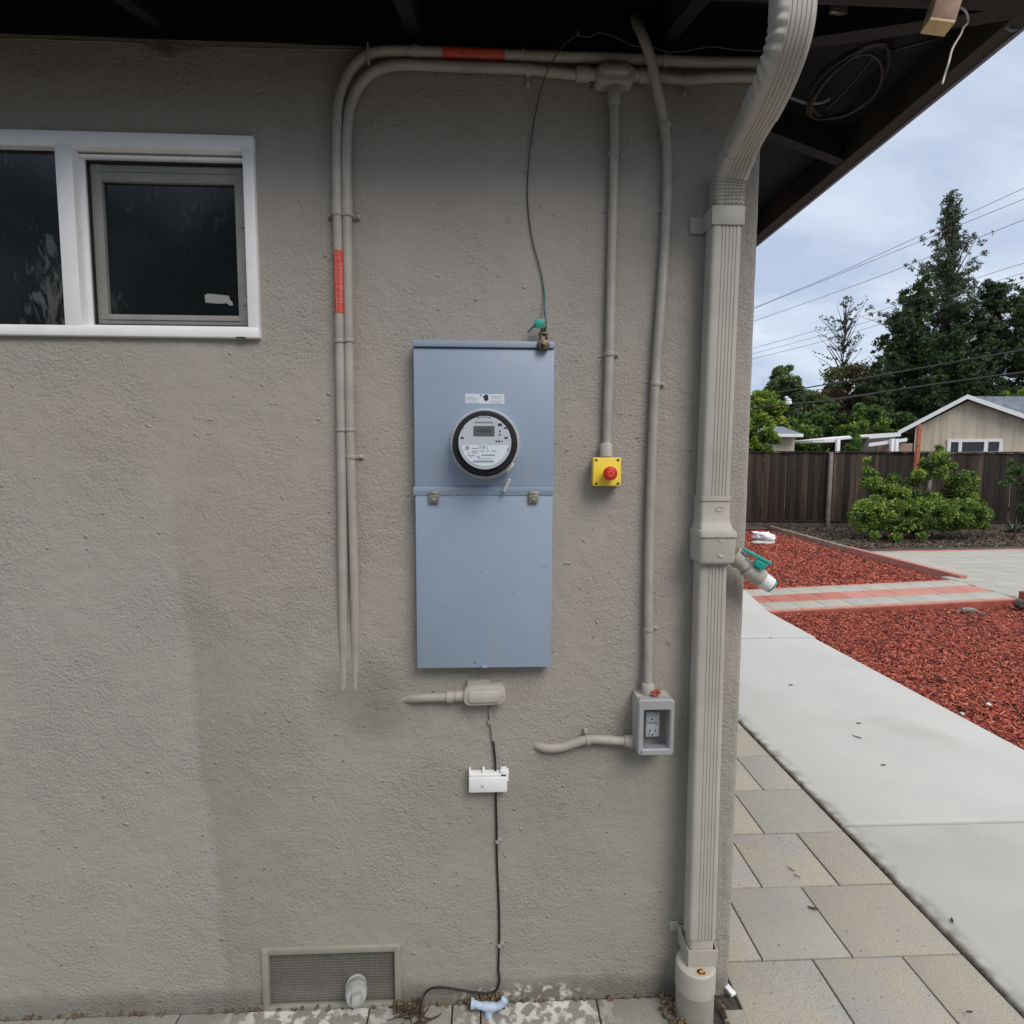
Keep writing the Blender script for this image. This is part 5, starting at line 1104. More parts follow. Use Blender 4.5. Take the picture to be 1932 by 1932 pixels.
# stray stones, chips and leaves on the ground
def pebble(p, r, m_, label, cat, flat=.6, name='stone', group=None, seed=1, stretch=(1, 1)):
    rl = random.Random(seed); bm = bmesh.new(); bmesh.ops.create_icosphere(bm, subdivisions=4 if name == 'crumpled_bag' else 3, radius=1)
    o3 = Vector((seed * 3.1, seed, 0))
    for v in bm.verts: k = 1 + .35 * noise.noise(v.co * 1.2 + o3) + .12 * noise.noise(v.co * 3 + o3); v.co = Vector((v.co.x * k * r * stretch[0], v.co.y * k * r * stretch[1], v.co.z * k * r * flat))
    me = bpy.data.meshes.new(name); bm.to_mesh(me); bm.free(); me.materials.append(m_); me.shade_smooth(); ob_ = bpy.data.objects.new(name, me); COL.objects.link(ob_); ob_.location = (p.x, p.y, p.z + r * flat * .5); ob_.rotation_euler.z = rl.uniform(0, 3); return tag(ob_, label, cat, group)
for i, (x, y, r, lab) in enumerate(((1866, 1331, .022, 'larger white pebble in the red mulch, toward the right edge'), (1817, 1348, .018, 'small white pebble near the walk edge in the red mulch'), (1819, 1358, .014, 'tiny pale pebble touching the walk edge beside the mulch'), (1860, 1345, .011, 'small pale pebble just below the larger white one in the mulch'), (1837, 1329, .008, 'tiniest white speck of stone above the pebbles in the mulch'))):
    pebble(G(x, y, zm(4, 2) + .02), r, M['splash'], lab, 'pebble', .5, 'pebble', 'white pebbles in the near red mulch', i + 1)
def leafy(x, y, L_, w_, ang, m_, label, name='leaf', cat='leaf', z=.013):
    p = G(x, y, z); mb = MB(); n = 7; vs = []
    for k in range(n): t = k / (n - 1) - .5; ww = w_ * math.cos(t * math.pi * .93); vs += [(t * L_, -ww / 2, .003 + .006 * t * t * 4), (t * L_, 0, .0015), (t * L_, ww / 2, .004)]
    fs = []
    for k in range(n - 1): fs += [(3 * k, 3 * k + 3, 3 * k + 4, 3 * k + 1), (3 * k + 1, 3 * k + 4, 3 * k + 5, 3 * k + 2)]
    mb.add(vs, fs); o = mb.build(name, m_); o.location = p; o.rotation_euler.z = ang; return tag(o, label, cat)
LB = mat('dry_leaf', (.10, .055, .03), .8, var=.3, vscale=60); LD = mat('dark_leaf', (.05, .04, .03), .8)
leafy(1534, 1715, .034, .013, -.5, LB, 'curled brown dry leaf lying on the grey paver', z=.002)
leafy(1492, 1641, .030, .005, -1.1, LB, 'upper thin brown stick leaf on the paver', z=.002); leafy(1503, 1654, .022, .004, -.9, LD, 'lower dark sliver on the paver below the brown one', z=.002)
leafy(1620, 1365, .035, .012, 0, LD, 'grey leaf on the concrete walk', z=.013); leafy(1617, 1391, .045, .010, -.9, LD, 'dark pointed leaf lying aslant on the concrete walk'); leafy(1667, 1444, .030, .010, .1, LD, 'short dark leaf on the walk left of the joint corner'); leafy(1454, 1204, .03, .012, .2, LD, 'dark speck of leaf close to the far walk joint')
leafy(1492, 1293, .04, .016, .3, LD, 'faint leaf on the walk near the house'); leafy(1796, 1888 - 150, .026, .009, 1, LD, 'small dark leaf on the newer paving near the walk edge', z=.012)
leafy(1829, 1911 - 0, .02, .008, 0, LD, 'small dark chip at the bottom edge of the walk')
# white tag at the corner base and paint splashes
mb = MB(); p = G(1378, 1868, .01); mb.box(p.x - .012, p.x + .006, p.y - .018, p.y + .018, p.z - .004, p.z + .006, .002, rot=Matrix.Rotation(.35, 3, 'Z')); tag(mb.build('plastic_scrap', M['whiteplas']), 'white plastic scrap tucked at the house corner beside the drain adapter', 'scrap')
def crumb_strip(name, lst, n, label, m_, s=(.002, .006)):
    mb = MB(); rl = random.Random(len(name) + n)
    for k in range(n):
        a = rl.choice(lst); t = rl.random(); x = a[0] + (a[2] - a[0]) * t; y = a[1] + (a[3] - a[1]) * t; r = rl.uniform(*s); z = rl.uniform(0, .006) + a[4] * rl.random() ** 2; yy = y - rl.random() * a[5]
        mb.box(x - r, x + r, yy - r * .7, yy + r * .7, z - r * .5, z + r * .5, rot=Matrix.Rotation(rl.uniform(0, 3), 3, 'Z') @ Matrix.Rotation(rl.uniform(-1, 1), 3, 'Y'))
    return tag(mb.build(name, m_), label, 'debris', None, 'stuff')
wxp = lambda px: W(px, 1895).x
crumb_strip('joint_debris', [(wxp(0), -.006, wxp(1280), -.006, .004, .012), (wxp(880), -.01, wxp(950), -.01, .03, .03), (wxp(745), -.01, wxp(800), -.01, .02, .03), (.50, -.01, .56, -.02, .03, .10), (.665, -.4, .68, -.03, .01, .03)], 620, 'crumbs of rust brown debris along the joint between wall and pavers', M['rust'])
crumb_strip('walk_joint_debris', [(1.5425, .55, 1.5425, .95, .004, .004), (1.5425, -.1, 1.5425, 1.5, .001, .003)], 260, 'dark crumbs in the joint between pavers and concrete walk', M['rust'], (.0015, .004))

# bag on a stone at the far bed, driftwood
stn = pebble(G(1440, 1024, -.05), .24, M['boulder'], 'flat pale stone under the white bag in the far red bed', 'stone', .12, 'stone', None, 3, (1.3, .9))
bp_ = G(1441, 1020, -.02); bag = pebble(bp_, .15, M['bag'], 'crumpled white bag lying on the flat stone', 'bag', .62, 'crumpled_bag', None, 9, (1.5, 1)); bag.location.z = .07; bag.rotation_euler = (0, .15, 0)
me = bag.data
for v in me.vertices: v.co += Vector(v.co).normalized() * (.055 * noise.noise(v.co * 13) - .03 * abs(noise.noise(v.co * 24)))
dw = thing('driftwood', G(1905 - 75, 1152, -.05), 'grey weathered driftwood stick in the near red mulch below the path', 'driftwood')
mb = MB(); zz = -.03; mb.tube(smooth_path([G(1803, 1155, zz), G(1815, 1152, zz + .02), G(1828, 1151, zz + .03), G(1842, 1154, zz + .02), G(1855, 1160, zz)], 4), [.012] * 4 + [.03] * 8 + [.012] * 5, 10); mb.tube([G(1820, 1152, zz + .02), G(1838, 1158, zz)], [.015, .006], 8); mb.build('wood', M['galv'], dw)
pebble(G(1925, 1145, -.03), .07, M['boulder'], 'dark rock at the end of the red edging board by the right edge', 'rock', .8, 'rock', None, 12).data.materials[0] = mat('dark_rock', (.07, .06, .05), .9, var=.3, vscale=20)

# ================================================================== FENCE
fen = thing('fence', (9, 12.4, 0), 'tall dark weathered board fence across the back of the yard', 'fence')
F0, F1 = Vector((2.2, 12.95, 0)), Vector((20, 11.6, 0)); fd = (F1 - F0).normalized(); fnn = Vector((-fd.y, fd.x, 0)); FLn = (F1 - F0).length
mb = MB(); rl = random.Random(31); a_ = 0
while a_ < FLn:
    w_ = rl.uniform(.13, .15); dep = rl.choice((0, .0, .018)); h = 1.90 + rl.uniform(-.004, .004); p = F0 + fd * (a_ + w_ / 2) + fnn * dep
    mb.box(p.x - w_ / 2 + .002, p.x + w_ / 2 + .004, p.y - .009, p.y + .009, .16, h, .003, rot=Matrix.Rotation(math.atan2(fd.y, fd.x) + rl.uniform(-.02, .02), 3, 'Z'), mi=rl.choice((0, 0, 1, 2, 2))); a_ += w_ + rl.uniform(-.004, .006)
mb.build('board_panel', [M['fence'], M['fence2'], M['fence3']], fen)
def frail(z0, z1, off, t_, name, m_=None):
    mb = MB(); p, q_ = F0 - fnn * off, F1 - fnn * off; mb.loft([[(c - fnn * t_ + Vector((0, 0, z0))), (c + fnn * t_ + Vector((0, 0, z0))), (c + fnn * t_ + Vector((0, 0, z1))), (c - fnn * t_ + Vector((0, 0, z1)))] for c in (p, q_)]); return mb.build(name, m_ or M['fence'], fen)
frail(1.905, 1.935, -.005, .05, 'cap_rail'); frail(1.80, 1.875, -.045, .02, 'rail'); frail(.02, .165, -.005, .016, 'kickboard', mat('kickboard_wood', (.085, .07, .058), .9, var=.3, vscale=6)); frail(.155, .185, .02, .02, 'rail')
px0 = A(1565, 930, 12.4).x
for k in range(-2, 5):
    xx = px0 + k * 2.44; t_ = (xx - F0.x) / fd.x; p = F0 + fd * t_ - fnn * .05
    mb = MB(); mb.box(p.x - .042, p.x + .042, p.y - .042, p.y + .042, -.05, 1.93 if k else 1.9, .004); mb.build('post', M['galv'], fen)

# ================================================================== FOLIAGE
LM = {k: leafmat(k, c) for k, c in dict(lf_dark=(.038, .064, .030), lf_mid=(.066, .115, .038), lf_green=(.11, .19, .045), lf_lime=(.20, .30, .045), lf_yel=(.34, .36, .055), lf_con=(.058, .080, .056), lf_con2=(.105, .130, .10), lf_brn=(.16, .095, .062), lf_brn2=(.095, .065, .045), lf_olive=(.11, .13, .05), lf_bushd=(.055, .10, .032), lf_bushm=(.15, .235, .052), lf_bushl=(.30, .38, .085), lf_agave=(.15, .21, .17), lf_red=(.16, .07, .06)).items()}
def leaves(name, C, R, n, size, mats, pr, parent, droop=0., elong=2., tone=True, shell=.35, bias=None):
    """n leaf faces scattered round clump centres C (k,3) of radius R; each clump leans to one tone"""
    C = np.asarray(C, float); k = len(C); R = np.broadcast_to(np.asarray(R, float), (k,)); w = R ** 2 / (R ** 2).sum()
    ci = RNG.choice(k, n, p=w); d = RNG.normal(size=(n, 3)); d /= np.linalg.norm(d, axis=1)[:, None]; rad = R[ci] * (shell + (1 - shell) * RNG.random(n) ** .6) * RNG.uniform(.7, 1.12, n)
    P_ = C[ci] + d * rad[:, None] * np.array([1, 1, .8])
    U = d * .6 + RNG.normal(size=(n, 3)) * .7; U[:, 2] -= droop; U /= np.linalg.norm(U, axis=1)[:, None]
    T = np.cross(U, RNG.normal(size=(n, 3))); T /= np.linalg.norm(T, axis=1)[:, None]; Nn = np.cross(U, T)
    s = size * RNG.uniform(.6, 1.3, n)[:, None]
    V = np.stack([P_ - U * s * .5, P_ + T * s / elong * .5 + Nn * s * .08, P_ + U * s * .5, P_ - T * s / elong * .5 + Nn * s * .08], 1).reshape(-1, 3)
    F = np.arange(n * 4).reshape(-1, 4)
    ct = RNG.choice(len(mats), k, p=pr)[ci]; own = RNG.choice(len(mats), n, p=pr); mi = np.where(RNG.random(n) < .55, ct, own)
    return np_mesh(name, V, F, [LM[m_] for m_ in mats], mi, parent)
def limbs(parent, base, top, r, ends=(), name='trunk'):
    mb = MB(); base, top = Vector(base), Vector(top); pts = [base.lerp(top, t) + Vector((noise.noise((t * 3, base.x, 0)) * .15, noise.noise((t * 3, base.x, 5)) * .15, 0)) * (top - base).length * .08 for t in np.linspace(0, 1, 8)]
    mb.tube(pts, [r * (1 - .85 * t) for t in np.linspace(0, 1, 8)], 9)
    for e in ends:
        e = Vector(e); t = min(.9, max(.12, ((e.z - base.z) / max(.1, (top.z - base.z))) - .15)); s = base.lerp(top, t); m2 = s.lerp(e, .5) + Vector((0, 0, .06 * (e - s).length)); rr = max(.022 * (top - base).length / 8, r * (1 - .85 * t) * .5)
        mb.tube([s, m2, e], [rr, rr * .6, rr * .2], 6)
    return mb.build(name, M['trunk'], parent)
def broad_tree(name, label, bx, by, Y, wpx, ypx_top, ypx_bot, n, size, mats, pr, kc=26, cat='tree', group=None, rs=.30, seed=0, elong=1.8, droop=.1, shape=.9):
    """bx: picture x of the axis; crown spans ypx_top..ypx_bot and +-wpx at distance Y"""
    kc = int(kc * 1.8); n = int(n * 1.5); size *= .78
    rg = np.random.default_rng(seed + 100); c = A(bx, (ypx_top + ypx_bot) / 2, Y); top = A(bx, ypx_top, Y); bot = A(bx, ypx_bot, Y); hw = A(bx + wpx, 880, Y).x - A(bx, 880, Y).x; hh = (top.z - bot.z) / 2
    t = thing(name, (c.x, c.y, -.1), label, cat, group); C = []
    while len(C) < kc:
        p = rg.uniform(-1, 1, 3)
        if np.linalg.norm(p) > 1: continue
        sh = 1 - max(0, p[2]) * (1 - shape) ; C.append((c.x + p[0] * hw * sh * (1 - rs * .5), c.y + p[1] * hw * .8, c.z + p[2] * hh * (1 - rs * .4)))
    C = np.array(C); R = min(hw, hh) * rs * rg.uniform(.45, 1.25, kc)
    limbs(t, (c.x, c.y, -.1), (c.x, c.y, c.z + hh * .5), max(.05, hh * .06), [tuple(q) for q in C[:12]])
    leaves('crown', C, R, n, size, mats, pr, t, droop, elong); return t
def conifer(name, label, bx, Y, ytop, ybot, wpx, n, size, mats, pr, seed=0, airy=1., levels=26, lean=0, pw=.75, group=None, jag=.3, rise=.1, nb=5, wob=0., cs=None, lf=3):
    rg = np.random.default_rng(seed); top = A(bx + lean, ytop, Y); bot = A(bx, ybot, Y); hw = A(bx + wpx, 880, Y).x - A(bx, 880, Y).x; t = thing(name, (bot.x, bot.y, -.1), label, 'tree', group); C = []; R = []; ends = []
    H_ = top.z - bot.z; st = H_ / levels; prof = rg.uniform(1 - wob, 1 + wob, 9)
    for k in range(levels * nb):
        f = rg.random() ** .92 if k % 7 else min(.99, k / (levels * nb)); ax = Vector(bot).lerp(top, f); an = rg.uniform(0, 2 * np.pi)
        side = 1 + jag * noise.noise((math.cos(an) * 1.3 + seed, math.sin(an) * 1.3, f * 5)) * 1.8
        reach = (hw * (1 - f) ** pw * side * rg.uniform(1 - jag, 1.05) + .007 * H_) * float(np.interp(f, np.linspace(0, 1, 9), prof)); up_ = rise + rg.uniform(-.15, .25); cs_ = cs or st
        e = Vector((ax.x + math.cos(an) * reach, ax.y + math.sin(an) * reach, ax.z + reach * up_)); ends.append(e); m__ = max(2, int(reach / (cs_ * .55)) + 1)
        for q in range(m__):
            u = (q + .5) / m__; p = ax.lerp(e, u); jit = cs_ * .30
            C.append((p.x + rg.normal(0, jit), p.y + rg.normal(0, jit), p.z + rg.normal(0, jit) + .10 * reach * u * u)); R.append(cs_ * airy * rg.uniform(.28, .75) * (1.1 - .4 * u))
    limbs(t, (bot.x, bot.y, -.1), top, H_ * .011, [tuple(e) for e in ends[::lf]])
    leaves('crown', C, R, n, size, mats, pr, t, .15, 2.4, shell=0.); return t

EV = 'dark evergreens behind the neighbour house'
conifer('conifer_tree', 'tallest dark conifer rising to a ragged point against the sky', 1790, 42, 362, 800, 165, 62000, .21, ['lf_con', 'lf_con2', 'lf_olive'], [.46, .40, .14], 3, .95, 34, 4, 1.02, jag=.36, rise=.30, nb=8, wob=.10, cs=.62, lf=4)
conifer('pine_tree', 'thin sparse conifer with wispy branches standing left of the big dark trees', 1586, 48, 562, 760, 62, 15000, .10, ['lf_con2', 'lf_con'], [.7, .3], 14, .85, 15, 10, .42, jag=.38, rise=.28, nb=3, wob=.3, cs=.26, lf=1)
conifer('evergreen_tree', 'broad dark evergreen left of the tall conifer\'s foot', 1728, 37, 520, 900, 92, 34000, .27, ['lf_dark', 'lf_con', 'lf_mid'], [.3, .3, .4], 21, 1.0, 22, 4, .48, group=EV, jag=.45, rise=.2, wob=.15)
conifer('evergreen_tree', 'dark evergreen at the right edge of the picture beyond the house roof', 1925, 38, 545, 900, 95, 32000, .27, ['lf_dark', 'lf_mid', 'lf_con'], [.3, .42, .28], 22, 1.0, 20, 0, .45, group=EV, jag=.45, rise=.2, wob=.15)
conifer('evergreen_tree', 'dark evergreen just right of the tall conifer with a pointed loose top', 1872, 40, 533, 900, 90, 34000, .27, ['lf_dark', 'lf_con', 'lf_mid'], [.3, .35, .35], 23, 1.0, 20, 4, .5, group=EV, jag=.45, rise=.25, wob=.15)
conifer('evergreen_tree', 'leftmost dark evergreen of the group with a loose feathery top', 1692, 39, 592, 900, 62, 18000, .27, ['lf_con', 'lf_dark', 'lf_con2', 'lf_mid'], [.3, .25, .25, .2], 24, .95, 16, 0, .5, group=EV, jag=.28, rise=.25, wob=.2)
conifer('evergreen_tree', 'low dark evergreen just left of the neighbour roof', 1655, 33, 690, 900, 62, 15000, .24, ['lf_dark', 'lf_mid', 'lf_con'], [.4, .4, .2], 25, 1.0, 14, 0, .5, group=EV, jag=.4, rise=.2, wob=.2)
conifer('evergreen_tree', 'dark evergreen filling in directly above the neighbour gable', 1800, 34, 640, 900, 100, 26000, .26, ['lf_dark', 'lf_mid', 'lf_con'], [.45, .35, .2], 26, 1.05, 16, 0, .4, group=EV, jag=.35, rise=.2, wob=.15)
broad_tree('brown_tree', 'reddish brown dry tree below the thin sparse conifer', 1598, 0, 36, 78, 690, 850, 13000, .30, ['lf_brn', 'lf_brn2', 'lf_olive', 'lf_dark'], [.34, .26, .12, .28], 48, seed=6, rs=.26)
broad_tree('brown_tree', 'darker brown tree between the lime tree and the dry tree', 1520, 0, 33, 52, 735, 850, 8000, .28, ['lf_brn2', 'lf_mid', 'lf_olive'], [.4, .4, .2], 34, seed=7, rs=.28)
broad_tree('leafy_tree', 'green and yellow crown poking up left behind the lime tree', 1478, 0, 30, 42, 680, 800, 5000, .27, ['lf_olive', 'lf_lime', 'lf_mid', 'lf_con2'], [.25, .25, .3, .2], 26, seed=8, rs=.28)
broad_tree('lime_tree', 'bright yellow green tree against the house corner', 1440, 0, 22, 46, 735, 865, 9000, .20, ['lf_lime', 'lf_yel', 'lf_green'], [.4, .25, .35], 36, seed=9, rs=.26)
broad_tree('lime_tree', 'low yellow green foliage spilling in front of the shed behind the fence', 1432, 0, 14.6, 36, 770, 900, 5200, .13, ['lf_lime', 'lf_green', 'lf_yel'], [.4, .4, .2], 34, seed=31, rs=.27)
broad_tree('green_tree', 'mid green leafy mass above the fence left of the carport', 1590, 0, 25, 95, 755, 862, 14000, .20, ['lf_green', 'lf_mid', 'lf_dark', 'lf_lime'], [.3, .35, .25, .1], 60, seed=10, rs=.24)
broad_tree('green_tree', 'low green hedge-like tree filling behind the left fence', 1490, 0, 24, 62, 785, 875, 9000, .19, ['lf_green', 'lf_mid', 'lf_lime'], [.4, .35, .25], 36, seed=11, rs=.28)
broad_tree('lime_tree', 'light green treetop showing over the neighbour roof at the right edge', 1925, 0, 30, 48, 718, 810, 4000, .22, ['lf_lime', 'lf_green'], [.6, .4], 22, seed=12, rs=.3)
broad_tree('green_tree', 'dark green tree filling the gap behind the carport roof', 1650, 0, 29, 90, 770, 870, 11000, .24, ['lf_dark', 'lf_mid'], [.6, .4], 44, seed=14, rs=.28)
broad_tree('young_tree', 'small leafy sapling rising over the fence in front of the carport', 1612, 0, 13.6, 17, 790, 880, 900, .10, ['lf_green', 'lf_mid', 'lf_lime'], [.5, .3, .2], 14, seed=15, rs=.45)
# bush in front of the fence
def bush(name, label, clumps, n, size, mats, pr, base, cat='bush', elong=1.9):
    t = thing(name, base, label, cat); C = [tuple(A(x, y, Y)) for x, y, Y, r in clumps]; R = [r for *_, r in clumps]
    limbs(t, base, (base[0], base[1], 1.0), .025, C, 'stems'); leaves('foliage', C, R, n, size, mats, pr, t, .3, elong, shell=.25); return t
rg = np.random.default_rng(77); cl = []
outl = [(1600, 1000, 985), (1630, 890, 1012), (1660, 905, 1015), (1700, 915, 1018), (1740, 880, 1018), (1772, 855, 1018), (1800, 868, 1012), (1835, 885, 1005), (1865, 955, 1000)]
BX = [1604, 1618, 1626, 1634, 1646, 1660, 1690, 1712, 1728, 1742, 1756, 1768, 1782, 1796, 1808, 1822, 1838, 1848, 1858, 1868]; BY = [985, 940, 905, 862, 884, 900, 886, 892, 878, 858, 846, 838, 846, 856, 872, 885, 892, 925, 945, 985]
for i in range(150):
    x = rg.uniform(1612, 1858); R_c = rg.uniform(.10, .19); tp = np.interp(x, BX, BY) + R_c * 85; y = tp + max(2, 1006 - R_c * 60 - tp) * rg.random() ** .9; cl.append((x, y, rg.uniform(10.1, 11.0) - .35 * (y > 950), R_c))
cl += [(x, y, 10.0, .22) for x in range(1640, 1845, 26) for y in (955, 985)] + [(1768 + rg.uniform(-6, 6), 845 + 7 * k, 10.6, .08 + .012 * k) for k in range(8)] + [(1838 + rg.uniform(-8, 8), 895 + 8 * k, 10.5, .10) for k in range(6)] + [(1636, 868, 10.6, .10), (1637, 885, 10.6, .12), (1634, 905, 10.5, .13), (1770, 842, 10.6, .07), (1771, 856, 10.6, .10), (1797, 878, 10.6, .12), (1820, 893, 10.6, .1), (1615, 985, 10, .12), (1650, 1010, 9.7, .12), (1690, 1014, 9.6, .14), (1740, 1012, 9.6, .12)]
bush('bush', 'large lime green bush spreading in front of the fence', cl, 60000, .068, ['lf_bushm', 'lf_bushl', 'lf_bushd'], [.42, .26, .32], (9.2, 10.3, -.02))
cl = [(1915 + rg.uniform(-22, 45), rg.uniform(875, 912), rg.uniform(10, 10.6), rg.uniform(.06, .12)) for _ in range(14)] + [(1925 + rg.uniform(-3, 50), rg.uniform(905, 985), 10.3, .12) for _ in range(12)]
bush('shrub', 'dark green shrub reaching in from the right edge before the fence', cl, 1700, .09, ['lf_bushd', 'lf_mid', 'lf_green'], [.5, .3, .2], (11.6, 10.4, -.02), 'shrub')
ag = thing('agave_plant', G(1912, 1006, -.02), 'grey green spiky agave at the right edge in the bark bed', 'plant')
mb = MB(); base = G(1912, 1006, -.02); rl = random.Random(6)
for k in range(22):
    an = rl.uniform(0, 6.28); el = rl.uniform(.35, 1.35); d = Vector((math.cos(an) * math.cos(el), math.sin(an) * math.cos(el), math.sin(el))); L_ = rl.uniform(.3, .5); s = d.cross(Vector((0, 0, 1))).normalized(); pts = []
    for t, w_ in ((0, .025), (.4, .032), (.75, .02), (1, .001)):
        p = base + d * L_ * t + Vector((0, 0, -.06 * t * t)); pts.append([p - s * w_, p + Vector((0, 0, -.012)), p + s * w_, p + Vector((0, 0, .004))])
    mb.loft(pts)
mb.build('blades', LM['lf_agave'], ag)
stk = thing('red_stake', A(1724, 905, 10.4), 'leaning reddish wooden post standing in the bush before the fence', 'post')
p0, p1 = A(1722, 920, 10.5), A(1735.5, 801, 10.9); p0.z = -.05; mb = MB(); mb.tube([p0, p0.lerp(p1, .5), p1.lerp(p0, .02), p1], [.055, .052, .05, .03], 8); mb.build('post', M['redwood'], stk)

# ================================================================== NEIGHBOUR HOUSE
nh = thing('neighbour_house', A(1830, 852, 19), 'beige gabled house with white trim beyond the fence', 'house')
Yh = 20.
gl_ = A(1700, 815, Yh); ap = A(1829, 747, Yh - 0.0); 
apx = Vector((ap.x, ap.y, ap.z))
# gable plane: direction along gable g, ridge direction rd
g = Vector((.94, -.34, 0)).normalized(); rd = Vector((.34, .94, 0)).normalized(); rd = (rd + Vector((.75, 0, 0))).normalized(); 
def along(px):      # point on the gable's vertical plane seen at picture column px, row py
    pass
def gpt(px, py):
    v = ray(px, py); n = Vector((-g.y, g.x, 0)); t = (apx - CPOS).dot(n) / v.dot(n); return CPOS + v * t
eL, eR = gpt(1699, 815), gpt(2010, 818); back = rd * 9
slopeR = (gpt(1932, 783) - apx)
eR = apx + slopeR * 1.75
wl, wr = gpt(1722, 850), gpt(2020, 850)
mb = MB(); wL = gpt(1727, 806); z0 = 0
lo = [Vector((wL.x, wL.y, 0)), Vector((wL.x, wL.y, wL.z - .02)), apx - Vector((0, 0, .17)), apx + slopeR * 1.6 - Vector((0, 0, .17)), Vector(((apx + slopeR * 1.6).x, (apx + slopeR * 1.6).y, 0))]
mb.loft([lo, [p + back for p in lo]]); mb.build('wall', M['siding'], nh)
def roofplane(p, q, m_, name, th=.03, over=.35):
    mb = MB(); n_ = Vector((0, 0, th)); f = -rd * over; mb.loft([[p + f, q + f, q + back, p + back], [p + f + n_, q + f + n_, q + back + n_, p + back + n_]]); return mb.build(name, m_, nh)
roofplane(eL - Vector((0, 0, .03)), apx, M['roofgrey'], 'left_roof'); roofplane(apx, eR, M['roofgrey'], 'right_roof')
def rake(p, q, name, w=.17):
    mb = MB(); f = -rd * .38; d = Vector((0, 0, -w)); mb.loft([[p + f, p + f + rd * .05, p + f + rd * .05 + d, p + f + d], [q + f, q + f + rd * .05, q + f + rd * .05 + d, q + f + d]]); return mb.build(name, M['trim'], nh)
rake(eL + Vector((0, 0, .03)), apx + Vector((0, 0, .03)), 'rake_board'); rake(apx + Vector((0, 0, .03)), eR + Vector((0, 0, .03)), 'rake_board')
mb = MB(); q_ = [A(1831, 747.5, 20.8), A(2120, 749, 24), A(2120, 860, 21), A(1850, 812, 20.4)]; dn = Vector((0, .05, -.06)); mb.loft([q_, [p + dn for p in q_]]); mb.build('main_roof', M['roofgrey'], nh)
nw = bpy.data.objects.new('window', None); COL.objects.link(nw); nw.parent = nh; wp = gpt(1787, 852); nw.location = wp - nh.location
def gbox(mb, x0, y0, x1, y1, d0, d1, mi=0):
    a = gpt(x0, y0); b = gpt(x1, y1); hz = (b - a); hz.z = 0; n = Vector((g.y, -g.x, 0))
    q = [Vector((a.x, a.y, a.z)), Vector((b.x, b.y, a.z)), Vector((b.x, b.y, b.z)), Vector((a.x, a.y, b.z))]; mb.loft([[p + n * d0 for p in q], [p + n * d1 for p in q]], mi)
mb = MB()
for r_ in ((1787, 829, 1890, 833.5), (1787, 833.5, 1792, 852), (1808, 833.5, 1813, 852), (1856, 833.5, 1862, 852), (1884.5, 833.5, 1890, 852)): gbox(mb, *r_, .0, .06)
gbox(mb, 1787, 852, 1890, 858, 0, .07); mb.build('frame', M['trim'], nw)
for r_ in ((1792, 833, 1808, 852), (1813, 833, 1856, 852), (1862, 833, 1885, 852)): mb = MB(); gbox(mb, *r_, .01, .02); mb.build('pane', M['darkglass'], nw)
# low carport to the left
cp = thing('carport', A(1630, 850, 18.5), 'low white-edged carport roof attached left of the beige house', 'carport')
c1, c2 = gpt(1699, 815) + Vector((0, 0, 0)), A(1556, 829, 19.5); cm = A(1640, 820, 19.5)
mb = MB(); bk = rd * 5
def strip(a, b, th, m_, name, bk_, par):
    mb = MB(); n_ = Vector((0, 0, -th)); mb.loft([[a, a + bk_, a + bk_ + n_, a + n_], [b, b + bk_, b + bk_ + n_, b + n_]]); return mb.build(name, m_, par)
c1 = A(1700, 815.5, 19.3); strip(c1, cm, .15, M['trim'], 'roof_edge', Vector((.3, 3, .05)), cp); strip(cm, c2, .08, M['trim'], 'roof_edge', Vector((.3, 3, .05)), cp)
strip(A(1712, 826, 19.35), A(1640, 836, 19.2), .13, M['trim'], 'beam', Vector((.05, .12, 0)), cp)
strip(A(1534, 831.5, 17.5), A(1575, 831.5, 17.5), .05, M['trim'], 'flat_edge', Vector((.2, 1.2, 0)), cp)
mb = MB()
for x in (1580, 1682, 1690): p = A(x, 850, 19.2); mb.box(p.x - .06, p.x + .06, p.y - .06, p.y + .06, 0, A(x, 828, 19.2).z, .005)
mb.build('post', M['trim'], cp)
mb = MB(); p, q_ = A(1655, 838, 19.6), A(1722, 836, 19.6); mb.loft([[p, q_, Vector((q_.x, q_.y, 0)), Vector((p.x, p.y, 0))], [p + Vector((0, .1, 0)), q_ + Vector((0, .1, 0)), Vector((q_.x, q_.y + .1, 0)), Vector((p.x, p.y + .1, 0))]]); mb.build('side_wall', M['brickdust'], cp)
mb = MB(); p, q_ = A(1585, 826, 21.5), A(1690, 822, 21.5); mb.loft([[p, q_, Vector((q_.x, q_.y, 0)), Vector((p.x, p.y, 0))], [p + Vector((0, .1, 0)), q_ + Vector((0, .1, 0)), Vector((q_.x, q_.y + .1, 0)), Vector((p.x, p.y + .1, 0))]]); mb.build('back_wall', mat('carport_dark_wall', (.10, .095, .09), .9), cp)  # back wall in one dark grey
sh_ = thing('shed', A(1475, 850, 20), 'small grey-roofed shed behind the fence, half hidden by yellow green foliage', 'shed')
mb = MB(); a, b = A(1400, 818, 18), A(1515, 819, 18); r1, r2 = A(1400, 801, 20), A(1478, 805, 20); mb.add([a, b, r2, r1, a - Vector((0, 0, .06)), b - Vector((0, 0, .06))], [(0, 1, 2, 3)]); mb.build('roof', M['roofgrey'], sh_)
strip(A(1400, 817.5, 18) , A(1516, 818.5, 18), .11, M['trim'], 'fascia', Vector((0, .05, 0)), sh_)
mb = MB(); b2 = A(1500, 820, 18.4); mb.box(a.x, b2.x, b2.y, b2.y + 2, 0, b2.z); mb.build('wall', M['siding'], sh_)

